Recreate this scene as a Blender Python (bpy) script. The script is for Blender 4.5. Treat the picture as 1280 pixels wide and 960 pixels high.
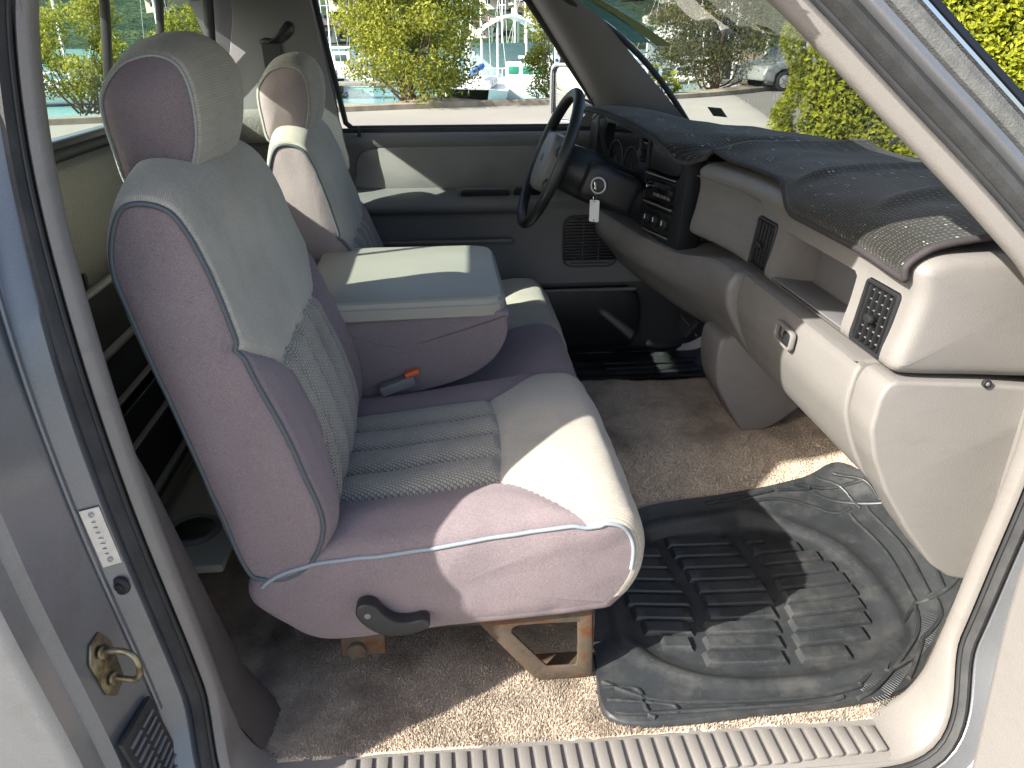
import bpy, bmesh, math, random
import numpy as np
from mathutils import Vector, Matrix, noise
R = math.radians
random.seed(7); rng = np.random.default_rng(7)
for o in list(bpy.data.objects): bpy.data.objects.remove(o)
sc = bpy.context.scene; COL = sc.collection

# ------------------------------------------------------------------ camera, sky, sun, exposure
cam = bpy.data.cameras.new('camera'); camo = bpy.data.objects.new('camera', cam); COL.objects.link(camo)
cam.sensor_fit = 'HORIZONTAL'; cam.sensor_width = 36.0; cam.lens = 962.0/1280.0*36.0
cam.clip_start = 0.02; cam.clip_end = 6000
camo.location = (0, -0.85, 1.0)
_f = Vector((math.sin(R(5))*math.cos(R(24.6)), math.cos(R(5))*math.cos(R(24.6)), -math.sin(R(24.6))))
camo.rotation_euler = _f.to_track_quat('-Z', 'Y').to_euler()
sc.camera = camo
SUN = Vector((0.40, 0.19, -0.305)).normalized()          # the way the light travels
elev = math.asin(-SUN.z)
w = bpy.data.worlds.new('World'); sc.world = w; w.use_nodes = True
nt = w.node_tree; bg = nt.nodes['Background']
sky = nt.nodes.new('ShaderNodeTexSky'); sky.sky_type = 'NISHITA'; sky.sun_disc = False
sky.sun_elevation = elev; sky.sun_rotation = math.atan2(-SUN.x, -SUN.y)
sky.air_density = 0.9; sky.dust_density = 3.0; sky.ozone_density = 0.6
nt.links.new(sky.outputs[0], bg.inputs[0]); bg.inputs[1].default_value = 0.115
sl = bpy.data.lights.new('sun', 'SUN'); sl.energy = 4.6; sl.angle = R(0.55); sl.color = (1, .95, .86)
so = bpy.data.objects.new('sun', sl); COL.objects.link(so); so.rotation_euler = SUN.to_track_quat('-Z', 'Y').to_euler()
so.location = (-6, -4, 8)
sc.view_settings.view_transform = 'Standard'; sc.view_settings.look = 'None'
sc.view_settings.exposure = 1.45; sc.view_settings.gamma = 1.0; sc.view_settings.use_curve_mapping = False
sc.render.engine = 'CYCLES'
sc.cycles.max_bounces = 10; sc.cycles.transparent_max_bounces = 16; sc.cycles.diffuse_bounces = 5

# ------------------------------------------------------------------ materials
MATS = {}
class N:
    def __init__(s, name):
        s.m = bpy.data.materials.new(name); s.m.use_nodes = True
        s.t = s.m.node_tree; s.n = s.t.nodes; s.b = s.n['Principled BSDF']; s.out = s.n['Material Output']
        MATS[name] = s.m
    def new(s, typ, **k):
        x = s.n.new(typ)
        for a, v in k.items():
            if a in ('operation', 'blend_type', 'data_type', 'noise_dimensions', 'voronoi_dimensions', 'feature', 'wave_type', 'bands_direction', 'attribute_name', 'offset', 'squash', 'mode', 'invert'):
                setattr(x, a, v)
            else: s.put(x.inputs[a.replace('_', ' ')], v)
        return x
    def put(s, sock, v):
        if hasattr(v, 'default_value') and hasattr(v, 'is_output'): s.t.links.new(v, sock)
        else:
            if isinstance(v, (tuple, list)) and len(v) == 3 and sock.type == 'RGBA': v = (*v, 1)
            sock.default_value = v
    def co(s, kind='Object', scale=1.0):
        x = s.n.new('ShaderNodeTexCoord').outputs[kind]
        if scale != 1.0 or isinstance(scale, tuple):
            mp = s.n.new('ShaderNodeMapping'); s.t.links.new(x, mp.inputs[0])
            mp.inputs['Scale'].default_value = scale if isinstance(scale, tuple) else (scale,)*3
            x = mp.outputs[0]
        return x
    def noise(s, scale, detail=3, rough=.55, co=None):
        x = s.n.new('ShaderNodeTexNoise'); s.put(x.inputs['Vector'], co or s.co())
        x.inputs['Scale'].default_value = scale; x.inputs['Detail'].default_value = detail; x.inputs['Roughness'].default_value = rough
        return x.outputs['Fac']
    def ramp(s, fac, stops):
        x = s.n.new('ShaderNodeValToRGB'); s.put(x.inputs[0], fac); e = x.color_ramp.elements
        while len(e) < len(stops): e.new(.5)
        for i, (p, c) in enumerate(stops):
            e[i].position = p; e[i].color = (*c, 1) if isinstance(c, tuple) else (c, c, c, 1)
        return x.outputs[0]
    def mix(s, fac, a, b, typ='MIX'):
        x = s.n.new('ShaderNodeMix'); x.data_type = 'RGBA'; x.blend_type = typ
        s.put(x.inputs[0], fac); s.put(x.inputs[6], a); s.put(x.inputs[7], b); return x.outputs[2]
    def math(s, op, a, b=0.0, c=None):
        x = s.n.new('ShaderNodeMath'); x.operation = op; s.put(x.inputs[0], a); s.put(x.inputs[1], b)
        if c is not None: s.put(x.inputs[2], c)
        return x.outputs[0]
    def bump(s, h, strength=.3, dist=.002):
        x = s.n.new('ShaderNodeBump'); s.put(x.inputs['Height'], h); x.inputs['Strength'].default_value = strength; x.inputs['Distance'].default_value = dist
        s.t.links.new(x.outputs[0], s.b.inputs['Normal']); return x
    def set(s, **k):
        al = dict(col='Base Color', rough='Roughness', metal='Metallic', spec='Specular IOR Level', sheen='Sheen Weight', coat='Coat Weight', alpha='Alpha', trans='Transmission Weight', emit='Emission Color', emits='Emission Strength', crough='Coat Roughness', srough='Sheen Roughness', stint='Sheen Tint')
        for a, v in k.items(): s.put(s.b.inputs[al[a]], v)
        return s.m
def sh(c, f): return tuple(min(1, x*f) for x in c)
def plain(name, col, rough=.5, var=.12, vs=6, grain=0, gs=900, gd=.0006, metal=0, spec=.5, coat=0):
    k = N(name)
    n = k.noise(vs, 4)
    c = k.ramp(n, [(.3, sh(col, 1-var)), (.7, sh(col, 1+var))])
    k.set(col=c, rough=rough, metal=metal, spec=spec, coat=coat)
    if grain: k.bump(k.noise(gs, 2), grain, gd)
    return k.m
def worn(name, col, rough):
    k = N(name)
    c = k.ramp(k.noise(3, 4), [(.3, sh(col, .93)), (.7, sh(col, 1.06))])
    sm = k.noise(11, 6, .7, k.co('Object', (1, 1, 2.6)))
    c = k.mix(k.ramp(sm, [(.52, 0.0), (.72, .35)]), c, sh(col, .72))
    c = k.mix(k.ramp(k.noise(130, 5, .75), [(.62, 0.0), (.74, .55)]), c, sh(col, 1.35))
    r = k.ramp(sm, [(.35, rough-.08), (.7, rough+.14)])
    k.set(col=c, rough=r, spec=.45)
    vo = k.n.new('ShaderNodeTexVoronoi'); k.put(vo.inputs['Vector'], k.co()); vo.inputs['Scale'].default_value = 520
    k.bump(k.math('ADD', vo.outputs['Distance'], k.math('MULTIPLY', k.noise(60, 3), .5)), .35, .0008); return k.m
def velour(name, col, spec_col, sheen=.5):
    k = N(name)
    big = k.noise(5, 4); fine = k.noise(700, 2); mid = k.noise(45, 3)
    c = k.ramp(big, [(.3, sh(col, .82)), (.72, sh(col, 1.16))])
    c = k.mix(k.math('MULTIPLY', k.ramp(fine, [(.35, 0.0), (.65, 1.0)]), .5), c, spec_col)
    c = k.mix(k.ramp(mid, [(.62, 0.0), (.8, .22)]), c, sh(col, .62))
    k.set(col=c, rough=.95, spec=.1, sheen=sheen, srough=.5, stint=sh(spec_col, 1.3))
    k.bump(k.math('ADD', fine, k.math('MULTIPLY', k.noise(140, 3), .8)), .5, .0012)
    return k.m
def weave(name, col, lo, bw, bh, rot=0, stain=(.3, .27, .22)):
    k = N(name)
    uv = k.n.new('ShaderNodeTexCoord').outputs['UV']
    mp = k.n.new('ShaderNodeMapping'); k.t.links.new(uv, mp.inputs[0]); mp.inputs['Rotation'].default_value = (0, 0, R(rot))
    br = k.n.new('ShaderNodeTexBrick'); k.t.links.new(mp.outputs[0], br.inputs[0])
    br.inputs['Scale'].default_value = 1.0; br.inputs['Brick Width'].default_value = bw; br.inputs['Row Height'].default_value = bh
    br.inputs['Mortar Size'].default_value = bh*.16; br.inputs['Mortar Smooth'].default_value = .7
    br.inputs['Color1'].default_value = (*col, 1); br.inputs['Color2'].default_value = (*sh(col, .84), 1); br.inputs['Mortar'].default_value = (*lo, 1)
    c = k.mix(k.ramp(k.noise(7, 4), [(.45, 0.0), (.75, .45)]), br.outputs['Color'], stain, 'MULTIPLY')
    c = k.mix(k.ramp(k.noise(3.2, 3), [(.35, .0), (.7, .3)]), c, sh(col, 1.25))
    k.set(col=c, rough=.95, spec=.12, sheen=.35, srough=.5)
    h = k.math('SUBTRACT', k.math('MULTIPLY', k.noise(500, 2), .5), br.outputs['Fac'])
    k.bump(h, .6, .0011)
    return k.m
def glass(name, tint, haze, hazecol=(.8, .85, .82)):
    k = N(name); k.n.remove(k.b)
    tr = k.n.new('ShaderNodeBsdfTransparent'); tr.inputs[0].default_value = (*tint, 1)
    gl = k.n.new('ShaderNodeBsdfGlossy'); gl.inputs['Roughness'].default_value = .02
    df = k.n.new('ShaderNodeBsdfDiffuse'); df.inputs[0].default_value = (*hazecol, 1)
    lw = k.n.new('ShaderNodeLayerWeight'); lw.inputs[0].default_value = .12
    m1 = k.n.new('ShaderNodeMixShader'); m2 = k.n.new('ShaderNodeMixShader')
    dust = k.ramp(k.noise(18, 5, .65), [(.3, haze*.7), (.75, haze*1.3)])
    k.t.links.new(dust, m1.inputs[0]); k.t.links.new(tr.outputs[0], m1.inputs[1]); k.t.links.new(df.outputs[0], m1.inputs[2])
    k.put(m2.inputs[0], k.math('MULTIPLY', lw.outputs['Fresnel'], .55)); k.t.links.new(m1.outputs[0], m2.inputs[1]); k.t.links.new(gl.outputs[0], m2.inputs[2])
    k.t.links.new(m2.outputs[0], k.out.inputs[0]); return k.m
MAUVE = (.176, .142, .152)
M_mauve = velour('mauve_velour', MAUVE, (.31, .27, .283))
M_tanv = velour('sunlit_velour', (.27, .22, .225), (.40, .35, .35))  # lighter copy of the mauve velour, sunlight on the driver seat put into colour
M_weave = weave('grey_woven_cloth', (.49, .458, .392), (.26, .24, .20), .0056, .0026, 0)
M_ribw = weave('ribbed_grey_cloth', (.41, .385, .33), (.27, .255, .22), .05, .0036, 0)
M_flute = weave('fluted_grey_cloth', (.37, .35, .305), (.08, .08, .074), .0062, .0044, 24)
M_pipe = plain('piping_blue_grey', (.24, .28, .32), .55, .1)
M_pipedk = plain('piping_dark', (.07, .085, .10), .5, .1)
M_thread = plain('stitch_thread', (.30, .32, .31), .8)
M_tan = worn('taupe_plastic', (.196, .188, .179), .50)
M_tan2 = worn('taupe_plastic_smooth', (.196, .185, .174), .42)
M_gry = plain('grey_plastic', (.155, .155, .16), .5, .08, 4, .25, 1000, .0005)
M_door = plain('door_lining_grey', (.155, .155, .155), .6, .08, 4, .3, 700, .0006)
M_doorc = plain('door_cloth_grey', (.235, .23, .222), .95, .15, 6, .6, 500, .0012)
M_knee = worn('shaded_taupe_plastic', (.185, .176, .172), .48)  # the dash taupe in a greyer tone, its shade put into the colour
M_dark = plain('charcoal_plastic', (.045, .046, .05), .5, .15, 5, .3, 800, .0005)
M_grylt = plain('light_grey_vinyl', (.32, .312, .27), .42, .06, 5, .3, 600, .0006)
M_blk = plain('black_plastic', (.018, .019, .021), .42, .15, 8, .25, 900, .0004)
M_blkg = plain('black_gloss_plastic', (.012, .013, .016), .18, .1)
M_rub = plain('black_rubber', (.028, .029, .031), .62, .25, 14, .3, 500, .0005)
M_seal = plain('door_seal_rubber', (.035, .036, .038), .7, .35, 22, .5, 420, .0012)
M_cover = plain('brown_grey_plastic', (.075, .066, .064), .55, .2, 5, .3, 700, .0006)
M_sealg = plain('fuzzy_grey_seal', (.10, .105, .105), .85, .25, 60, .7, 380, .0016)
def matrub():
    k = N('mat_rubber'); c = k.ramp(k.noise(9, 4), [(.3, (.022, .025, .028)), (.7, (.038, .042, .045))])
    c = k.mix(k.ramp(k.noise(14, 7, .72), [(.48, 0.0), (.75, .45)]), c, (.105, .10, .092))
    c = k.mix(k.ramp(k.noise(260, 3, .7), [(.60, 0.0), (.72, .5)]), c, (.13, .12, .105))
    k.set(col=c, rough=k.ramp(k.noise(14, 7, .72), [(.4, .30), (.75, .62)]), spec=.5); k.bump(k.noise(1200, 2), .3, .0004); return k.m
M_mat = matrub()
def chrome(): return plain('chrome', (.75, .76, .78), .12, .03, metal=1)
M_chr = chrome()
M_white = plain('white_card', (.78, .78, .76), .6, .03)
def paint():
    k = N('blue_grey_paint')
    c = k.ramp(k.noise(2.5, 3), [(.3, (.155, .165, .180)), (.7, (.195, .205, .22))])
    fl = k.noise(1500, 1)
    c = k.mix(k.ramp(fl, [(.5, 0.0), (.75, .35)]), c, (.42, .45, .5))
    c = k.mix(k.ramp(k.noise(9, 5, .7), [(.56, 0.0), (.8, .5)]), c, (.12, .115, .10))
    k.set(col=c, rough=.34, metal=.45, coat=.5, crough=.12); return k.m
M_paint = paint()
def brass():
    k = N('zinc_plated_steel')
    c = k.ramp(k.noise(55, 4), [(.3, (.09, .07, .04)), (.5, (.24, .21, .13)), (.72, (.40, .39, .33))])
    k.set(col=c, rough=.35, metal=.85); k.bump(k.noise(160, 3), .3, .001); return k.m
M_brass = brass()
def rust():
    k = N('rusty_painted_steel')
    c = k.ramp(k.noise(24, 6, .7), [(.30, (.06, .046, .035)), (.5, (.09, .07, .052)), (.62, (.10, .045, .02)), (.78, (.06, .026, .014))])
    k.set(col=c, rough=.8, spec=.2); k.bump(k.noise(120, 4), .5, .0015); return k.m
M_rust = rust()
def carpet(name, a, b, stain, s0=.5):
    k = N(name)
    base = k.ramp(k.noise(4, 4), [(.3, a), (.7, b)])
    st = k.ramp(k.noise(6.5, 6, .65), [(s0, 0.0), (s0+.2, .85)])
    c = k.mix(st, base, stain)
    c = k.mix(k.ramp(k.noise(330, 2), [(.35, 0.0), (.65, .55)]), c, sh(a, .62))
    k.set(col=c, rough=1, spec=.05, sheen=.3)
    k.bump(k.math('ADD', k.noise(330, 3), k.math('MULTIPLY', k.noise(70, 3), .6)), .9, .004); return k.m
M_carp = carpet('beige_carpet', (.60, .49, .37), (.72, .59, .455), (.19, .13, .092), .47)
M_carpg = carpet('grey_felt', (.20, .197, .182), (.245, .24, .222), (.15, .147, .138), .6)
M_lens = plain('instrument_lens', (.008, .008, .010), .08, .1, coat=1)
M_orange = plain('orange_button', (.75, .13, .03), .4, .05)
M_alu = N('aluminium_plate'); M_alu = M_alu.set(col=M_alu.ramp(M_alu.noise(40, 4), [(.3, (.5, .5, .49)), (.7, (.68, .68, .66))]), rough=.35, metal=.6)
M_gl_side = glass('side_glass', (.97, .985, .97), .006)
M_gl_rear = glass('rear_glass', (.82, .92, .86), .03)
M_gl_wind = glass('windscreen_glass', (.93, .97, .93), .010)

# ------------------------------------------------------------------ mesh helpers
def mk(name, V, F, mat=None, parent=None, uv=None, smooth=True, sharp=None, label=None):
    me = bpy.data.meshes.new(name)
    me.from_pydata([tuple(map(float, v[:3])) for v in V], [], [tuple(map(int, f)) for f in F])
    if uv is not None:
        l = me.uv_layers.new(name='UVMap'); idx = np.zeros(len(me.loops), int); me.loops.foreach_get('vertex_index', idx)
        l.data.foreach_set('uv', np.asarray(uv, float)[idx].ravel())
    if smooth:
        me.polygons.foreach_set('use_smooth', [True]*len(me.polygons))
        if sharp: me.set_sharp_from_angle(angle=R(sharp))
    me.update(); me.validate()
    o = bpy.data.objects.new(name, me); COL.objects.link(o)
    if mat: me.materials.append(mat)
    if parent: o.parent = parent
    if label: o['label'] = label
    return o
def frombm(name, bm, mat=None, parent=None, smooth=True, sharp=35, label=None):
    bmesh.ops.recalc_face_normals(bm, faces=bm.faces)
    me = bpy.data.meshes.new(name); bm.to_mesh(me); bm.free()
    if smooth:
        me.polygons.foreach_set('use_smooth', [True]*len(me.polygons)); me.set_sharp_from_angle(angle=R(sharp))
    if mat: me.materials.append(mat)
    o = bpy.data.objects.new(name, me); COL.objects.link(o)
    if parent: o.parent = parent
    if label: o['label'] = label
    return o
def empty(name, loc=(0, 0, 0), label=None, cat=None, group=None, kind=None):
    o = bpy.data.objects.new(name, None); COL.objects.link(o); o.location = loc; o.empty_display_size = .1
    tag(o, label, cat, group, kind); return o
def tag(o, label=None, cat=None, group=None, kind=None):
    if label: o['label'] = label
    if cat: o['category'] = cat
    if group: o['group'] = group
    if kind: o['kind'] = kind
    return o
def rebase(o, loc):
    """move a thing's own origin to loc without moving its geometry"""
    d = Vector(loc)-o.location
    if o.type == 'MESH': o.data.transform(Matrix.Translation(-d))
    o.location = loc
    for c in o.children: c.location = c.location-d
def gridf(nu, nv, closed_u=False, off=0):
    F = []
    for j in range(nv-1):
        for i in range(nu if closed_u else nu-1):
            a = j*nu+i; b = j*nu+(i+1) % nu; F.append((off+a, off+b, off+b+nu, off+a+nu))
    return F
def surf(name, nu, nv, fn, mat, parent=None, uvs=None, **k):
    V = []; U = []
    for j in range(nv):
        for i in range(nu):
            u, v = i/(nu-1), j/(nv-1); V.append(fn(u, v)); U.append((u*uvs[0], v*uvs[1]) if uvs else (u, v))
    return mk(name, V, gridf(nu, nv), mat, parent, uv=U, **k)
def cr(P, n, closed=False):
    """Catmull-Rom through P, n samples"""
    P = [np.array(p, float) for p in P]; m = len(P); out = []
    segs = m if closed else m-1
    for q in range(n):
        t = q/n*segs if closed else q/(n-1)*segs
        i = min(int(t), segs-1); f = t-i
        if closed: a, b, c, d = P[(i-1) % m], P[i % m], P[(i+1) % m], P[(i+2) % m]
        else: a, b, c, d = P[max(i-1, 0)], P[i], P[i+1], P[min(i+2, m-1)]
        out.append(.5*((2*b)+(c-a)*f+(2*a-5*b+4*c-d)*f*f+(3*b-a-3*c+d)*f**3))
    return out
def lin(P, n, closed=False):
    P = [np.array(p, float) for p in P]
    if closed: P = P+[P[0]]
    L = np.cumsum([0]+[np.linalg.norm(P[i+1]-P[i]) for i in range(len(P)-1)])
    ts = np.linspace(0, L[-1], n, endpoint=not closed)
    A = np.array(P); return [np.array([np.interp(t, L, A[:, k]) for k in range(A.shape[1])]) for t in ts]
def even(P, n, closed=False): return lin(cr(P, 400, closed), n, closed)
def tube(name, P, r, mat, parent=None, seg=8, closed=False, flat=1.0, up=None, rfn=None, **k):
    P = [np.array(p, float) for p in P]; n = len(P); V = []; F = []
    prev = None
    for i in range(n):
        t = (P[(i+1) % n]-P[i-1]) if closed else (P[min(i+1, n-1)]-P[max(i-1, 0)])
        t /= (np.linalg.norm(t)+1e-12)
        if up is not None: a = np.cross(t, up)
        elif prev is None: a = np.cross(t, (0, 0, 1) if abs(t[2]) < .9 else (1, 0, 0))
        else: a = prev-t*(prev@t)
        a /= (np.linalg.norm(a)+1e-12); prev = a; b = np.cross(t, a)
        rr = rfn(i/(n-1))*r if rfn else r
        for s in range(seg):
            th = 2*math.pi*s/seg; V.append(P[i]+a*math.cos(th)*rr+b*math.sin(th)*rr*flat)
    m = n if closed else n-1
    for i in range(m):
        for s in range(seg):
            F.append((i*seg+s, i*seg+(s+1) % seg, ((i+1) % n)*seg+(s+1) % seg, ((i+1) % n)*seg+s))
    if not closed:
        F.append(tuple(range(seg))[::-1]); F.append(tuple((n-1)*seg+s for s in range(seg)))
    return mk(name, V, F, mat, parent, sharp=60, **k)
def merge(parts):
    V = []; F = []
    for v, f in parts:
        o = len(V); V += list(v); F += [tuple(i+o for i in q) for q in f]
    return V, F
def bxbm(bm, c, s, rot=None, bev=0, segs=2):
    b2 = bmesh.new(); bmesh.ops.create_cube(b2, size=1)
    bmesh.ops.scale(b2, vec=s, verts=b2.verts)
    if bev: bmesh.ops.bevel(b2, geom=b2.edges[:]+b2.verts[:], offset=bev, segments=segs, affect='EDGES', profile=.5)
    if rot is not None: bmesh.ops.transform(b2, matrix=rot.to_4x4() if len(rot) == 3 else rot, verts=b2.verts)
    bmesh.ops.translate(b2, vec=c, verts=b2.verts)
    me = bpy.data.meshes.new('t'); b2.to_mesh(me); b2.free(); bm.from_mesh(me); bpy.data.meshes.remove(me)
def box(name, c, s, mat, parent=None, rot=None, bev=.002, segs=2, **k):
    bm = bmesh.new(); bxbm(bm, c, s, rot, bev, segs); return frombm(name, bm, mat, parent, **k)
def boxes(name, L, mat, parent=None, bev=.001, rot=None, **k):
    bm = bmesh.new()
    for c, s in L: bxbm(bm, c, s, rot, bev, 1)
    return frombm(name, bm, mat, parent, **k)
def prism(name, pts, depth, mat, parent=None, fr=None, bev=.002, segs=2, holes=(), **k):
    """2-D outline pts in frame fr=(origin,ex,ey); extruded by depth along ex x ey; real holes allowed"""
    o, ex, ey = [np.array(a, float) for a in fr]; ex /= np.linalg.norm(ex); ey /= np.linalg.norm(ey); ez = np.cross(ex, ey)
    bm = bmesh.new()
    loops = [pts]+list(holes); ed = []
    for lp in loops:
        vs = [bm.verts.new(o+ex*p[0]+ey*p[1]) for p in lp]
        ed += [bm.edges.new((vs[i], vs[(i+1) % len(vs)])) for i in range(len(vs))]
    if holes: bmesh.ops.triangle_fill(bm, use_beauty=True, use_dissolve=False, edges=ed)
    else: bm.faces.new([v for v in bm.verts])
    fs = bm.faces[:]
    r = bmesh.ops.extrude_face_region(bm, geom=fs)
    bmesh.ops.translate(bm, vec=ez*depth, verts=[v for v in r['geom'] if isinstance(v, bmesh.types.BMVert)])
    bmesh.ops.recalc_face_normals(bm, faces=bm.faces)
    if bev:
        e = [e for e in bm.edges if len(e.link_faces) == 2 and e.calc_face_angle(0) > R(25)]
        bmesh.ops.bevel(bm, geom=e, offset=bev, segments=segs, affect='EDGES', profile=.5, clamp_overlap=True)
    return frombm(name, bm, mat, parent, **k)
def rrect(w, h, r, n=5, c=(0, 0)):
    out = []
    for (sx, sy, a0) in ((1, 1, 0), (-1, 1, 90), (-1, -1, 180), (1, -1, 270)):
        for i in range(n+1):
            a = R(a0+90*i/n); out.append((c[0]+sx*(w/2-r)+r*math.cos(a), c[1]+sy*(h/2-r)+r*math.sin(a)))
    return out
def clip(A, T, d):
    """split triangles T over vertex rows A by scalar d; returns (A+,T+),(A-,T-)"""
    res = []
    for sg in (1, -1):
        dd = d*sg; rows = []; idx = {}; tris = []
        def vid(i):
            if i not in idx: idx[i] = len(rows); rows.append(A[i])
            return idx[i]
        def cut(i, j):
            key = (min(i, j), max(i, j), 'c')
            if key not in idx:
                f = dd[i]/(dd[i]-dd[j]); idx[key] = len(rows); rows.append(A[i]*(1-f)+A[j]*f)
            return idx[key]
        for t in T:
            s = [dd[i] >= 0 for i in t]; n = sum(s)
            if n == 3: tris.append([vid(i) for i in t])
            elif n:
                poly = []
                for q in range(3):
                    i, j = t[q], t[(q+1) % 3]
                    if s[q]: poly.append(vid(i))
                    if s[q] != s[(q+1) % 3]: poly.append(cut(i, j))
                for q in range(1, len(poly)-1): tris.append([poly[0], poly[q], poly[q+1]])
        res.append((np.array(rows), tris))
    return res
def tri(F):
    T = []
    for f in F:
        for q in range(1, len(f)-1): T.append((f[0], f[q], f[q+1]))
    return T
def sst(a, b, x):
    t = np.clip((x-a)/(b-a), 0, 1); return t*t*(3-2*t)
def disc(name, c, ax, r, th, mat, parent=None, n=24, bev=.0008, **k):
    bm = bmesh.new(); bmesh.ops.create_cone(bm, cap_ends=True, segments=n, radius1=r, radius2=r, depth=th)
    e = [e for e in bm.edges if len(e.link_faces) == 2 and e.calc_face_angle(0) > R(40)]
    if bev: bmesh.ops.bevel(bm, geom=e, offset=bev, segments=2, affect='EDGES', profile=.5)
    q = Vector(ax).to_track_quat('Z', 'Y').to_matrix().to_4x4(); q.translation = Vector(c)
    bmesh.ops.transform(bm, matrix=q, verts=bm.verts); return frombm(name, bm, mat, parent, **k)
def torus(name, c, ax, R1, r, mat, parent=None, n=48, m=10, **k):
    q = Vector(ax).to_track_quat('Z', 'Y').to_matrix()
    P = [np.array(Vector(c)+q@Vector((R1*math.cos(a), R1*math.sin(a), 0))) for a in np.linspace(0, 2*math.pi, n, endpoint=False)]
    return tube(name, P, r, mat, parent, seg=m, closed=True, **k)

# ------------------------------------------------------------------ the pickup: cab shell
TRUCK = empty('pickup_truck', (0, 0, 0), 'blue-grey pickup truck seen through its open passenger door, mauve and grey cloth seats', 'pickup truck')
T = TRUCK
class _P:                                   # parts are made in world space, then hung on the truck
    pass
LOOP = [(-.395, .104, 1.066), (-.421, .09, 1.025), (-.427, .056, .873), (-.408, .016, .69), (-.384, 0, .474), (-.354, 0, .239), (-.336, 0, .09),
        (-.318, 0, .03), (-.28, 0, -.004), (-.17, 0, -.008), (.02, 0, -.008), (.21, 0, -.008), (.4, 0, -.008), (.60, 0, -.008), (.685, 0, .006), (.728, 0, .06),
        (.745, 0, .16), (.758, 0, .301), (.772, 0, .48), (.764, .004, .60), (.742, .018, .695), (.66, .036, .782), (.515, .064, .91), (.376, .090, 1.030), (.315, .10, 1.068), (.23, .106, 1.082),
        (.10, .107, 1.084), (-.15, .107, 1.086), (-.34, .106, 1.082)]
LP = even(LOOP, 260, True)
def frames(P):
    n = len(P); out = []
    for i in range(n):
        t = P[(i+2) % n]-P[i-2]; q = np.array([t[2], 0, -t[0]]); out.append(q/np.linalg.norm(q))
    return out
LN = frames(LP)
def NS(p):
    up = float(sst(.62, .74, p[2])) if p[0] > 0 else 0.0
    return (.66-.10*float(sst(.5, .72, p[0])))*(1-up)+1.02*up
def sill_k(z): return float(1-sst(-.01, .17, z))
def band(name, prof, mat, parent=T, sel=None, shift=.07, noshift=0, ys=lambda p: 1.0, ns=None, closed_prof=False, sharp=40):
    """sweep prof=[(outward, dy)] round the door opening"""
    ns = ns or NS
    idx = [i for i in range(len(LP)) if sel is None or sel(LP[i])]
    if sel is not None:                       # make contiguous
        k = next((q for q in range(len(idx)) if idx[q-1] != (idx[q]-1) % len(LP)), 0); idx = idx[k:]+idx[:k]
    V = []
    for i in idx:
        p, n = LP[i], LN[i]
        for q, (a, dy) in enumerate(prof):
            sf = 0 if q < noshift else shift*sill_k(p[2])
            v = p+n*a*ns(p); V.append((v[0], p[1]+dy*ys(p)-sf, v[2]))
    m = len(prof); F = []; L = len(idx)
    for i in range(L if sel is None else L-1):
        j = (i+1) % L
        for q in range(m if closed_prof else m-1):
            F.append((i*m+q, i*m+(q+1) % m, j*m+(q+1) % m, j*m+q))
    return mk(name, V, F, mat, parent, sharp=sharp)
def circ(c, r, n=10, fl=1.0): return [(c[0]+r*math.cos(a), c[1]+r*fl*math.sin(a)) for a in np.linspace(0, 2*math.pi, n, endpoint=False)]
trim = band('door_opening_trim', [(.010, .020), (.003, .016), (.0, .006), (.003, -.004), (.008, -.008), (.020, -.010), (.026, -.006), (.030, .004)], M_tan2, noshift=3)
trim['label'] = 'taupe plastic trim round the passenger door opening'
seal = band('door_seal', [(.029, -.002), (.033, -.016), (.041, -.025), (.050, -.024), (.058, -.014), (.061, .004)], M_seal)
lip = band('seal_lip', circ((.029, -.012), .0035, 6), M_rub, seal, closed_prof=True)
lowz = lambda p: 1.0 if p[2] < .55 else 1-.72*float(sst(.55, .95, p[2]))
jamb = band('door_jamb', [(.055, .006), (.060, -.016), (.066, -.022), (.098, -.032), (.106, -.036), (.112, -.046), (.132, -.095), (.14, -.118), (.150, -.124), (.162, -.126), (.166, -.133), (.172, -.150), (.186, -.154), (.2, -.154), (.34, -.152)], M_paint, ys=lowz, sel=lambda p: p[0] < -.25 or p[2] < .72, sharp=28)
band('jamb_bead', circ((.103, -.036), .0045, 8), M_paint, jamb, sel=lambda p: p[0] < -.25 and .16 < p[2] < .9, closed_prof=True)
# cab side behind the opening, outer skin
side = mk('cab_side', *merge([
    ([(-.50, -.150, -.30), (-.50, -.150, .60), (-.53, .02, 1.0), (-.52, .08, 1.14), (-.80, -.150, -.30), (-.80, -.150, .60), (-.74, .02, 1.0), (-.70, .08, 1.14)], [(0, 1, 5, 4), (1, 2, 6, 5), (2, 3, 7, 6)]),
    ([(-.80, -.150, -.30), (-.80, -.150, .6), (-.74, .02, 1.0), (-.66, .12, 1.12), (-.66, .12, .6), (-.66, .12, -.30)], [(0, 1, 4, 5), (1, 2, 3, 4)])]), M_paint, T)
# sill plate with its ribs
sill = mk('sill_plate', [(x, y, z) for x in (-.29, -.2, .0, .2, .4, .60, .665) for (y, z) in ((.012, -.012), (.006, -.0045), (-.012, -.004), (-.07, -.006), (-.078, -.0085))], gridf(5, 7), M_tan2, T, sharp=40)
bm = bmesh.new(); bxbm(bm, (0, 0, 0), (.0165, .062, .007), None, .0022, 2); rib0 = frombm('rib', bm, M_tan2, sill)
rib0.location = (-.17, -.041, -.0025)
for i in range(1, 35):
    r = rib0.copy(); COL.objects.link(r); r.location = (-.17+i*.0238, -.041+.004*math.sin(i*1.7)*0, -.0025); r.parent = sill
    if i > 28: r.scale = (1, .94-.13*(i-28)/4, 1)
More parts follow.
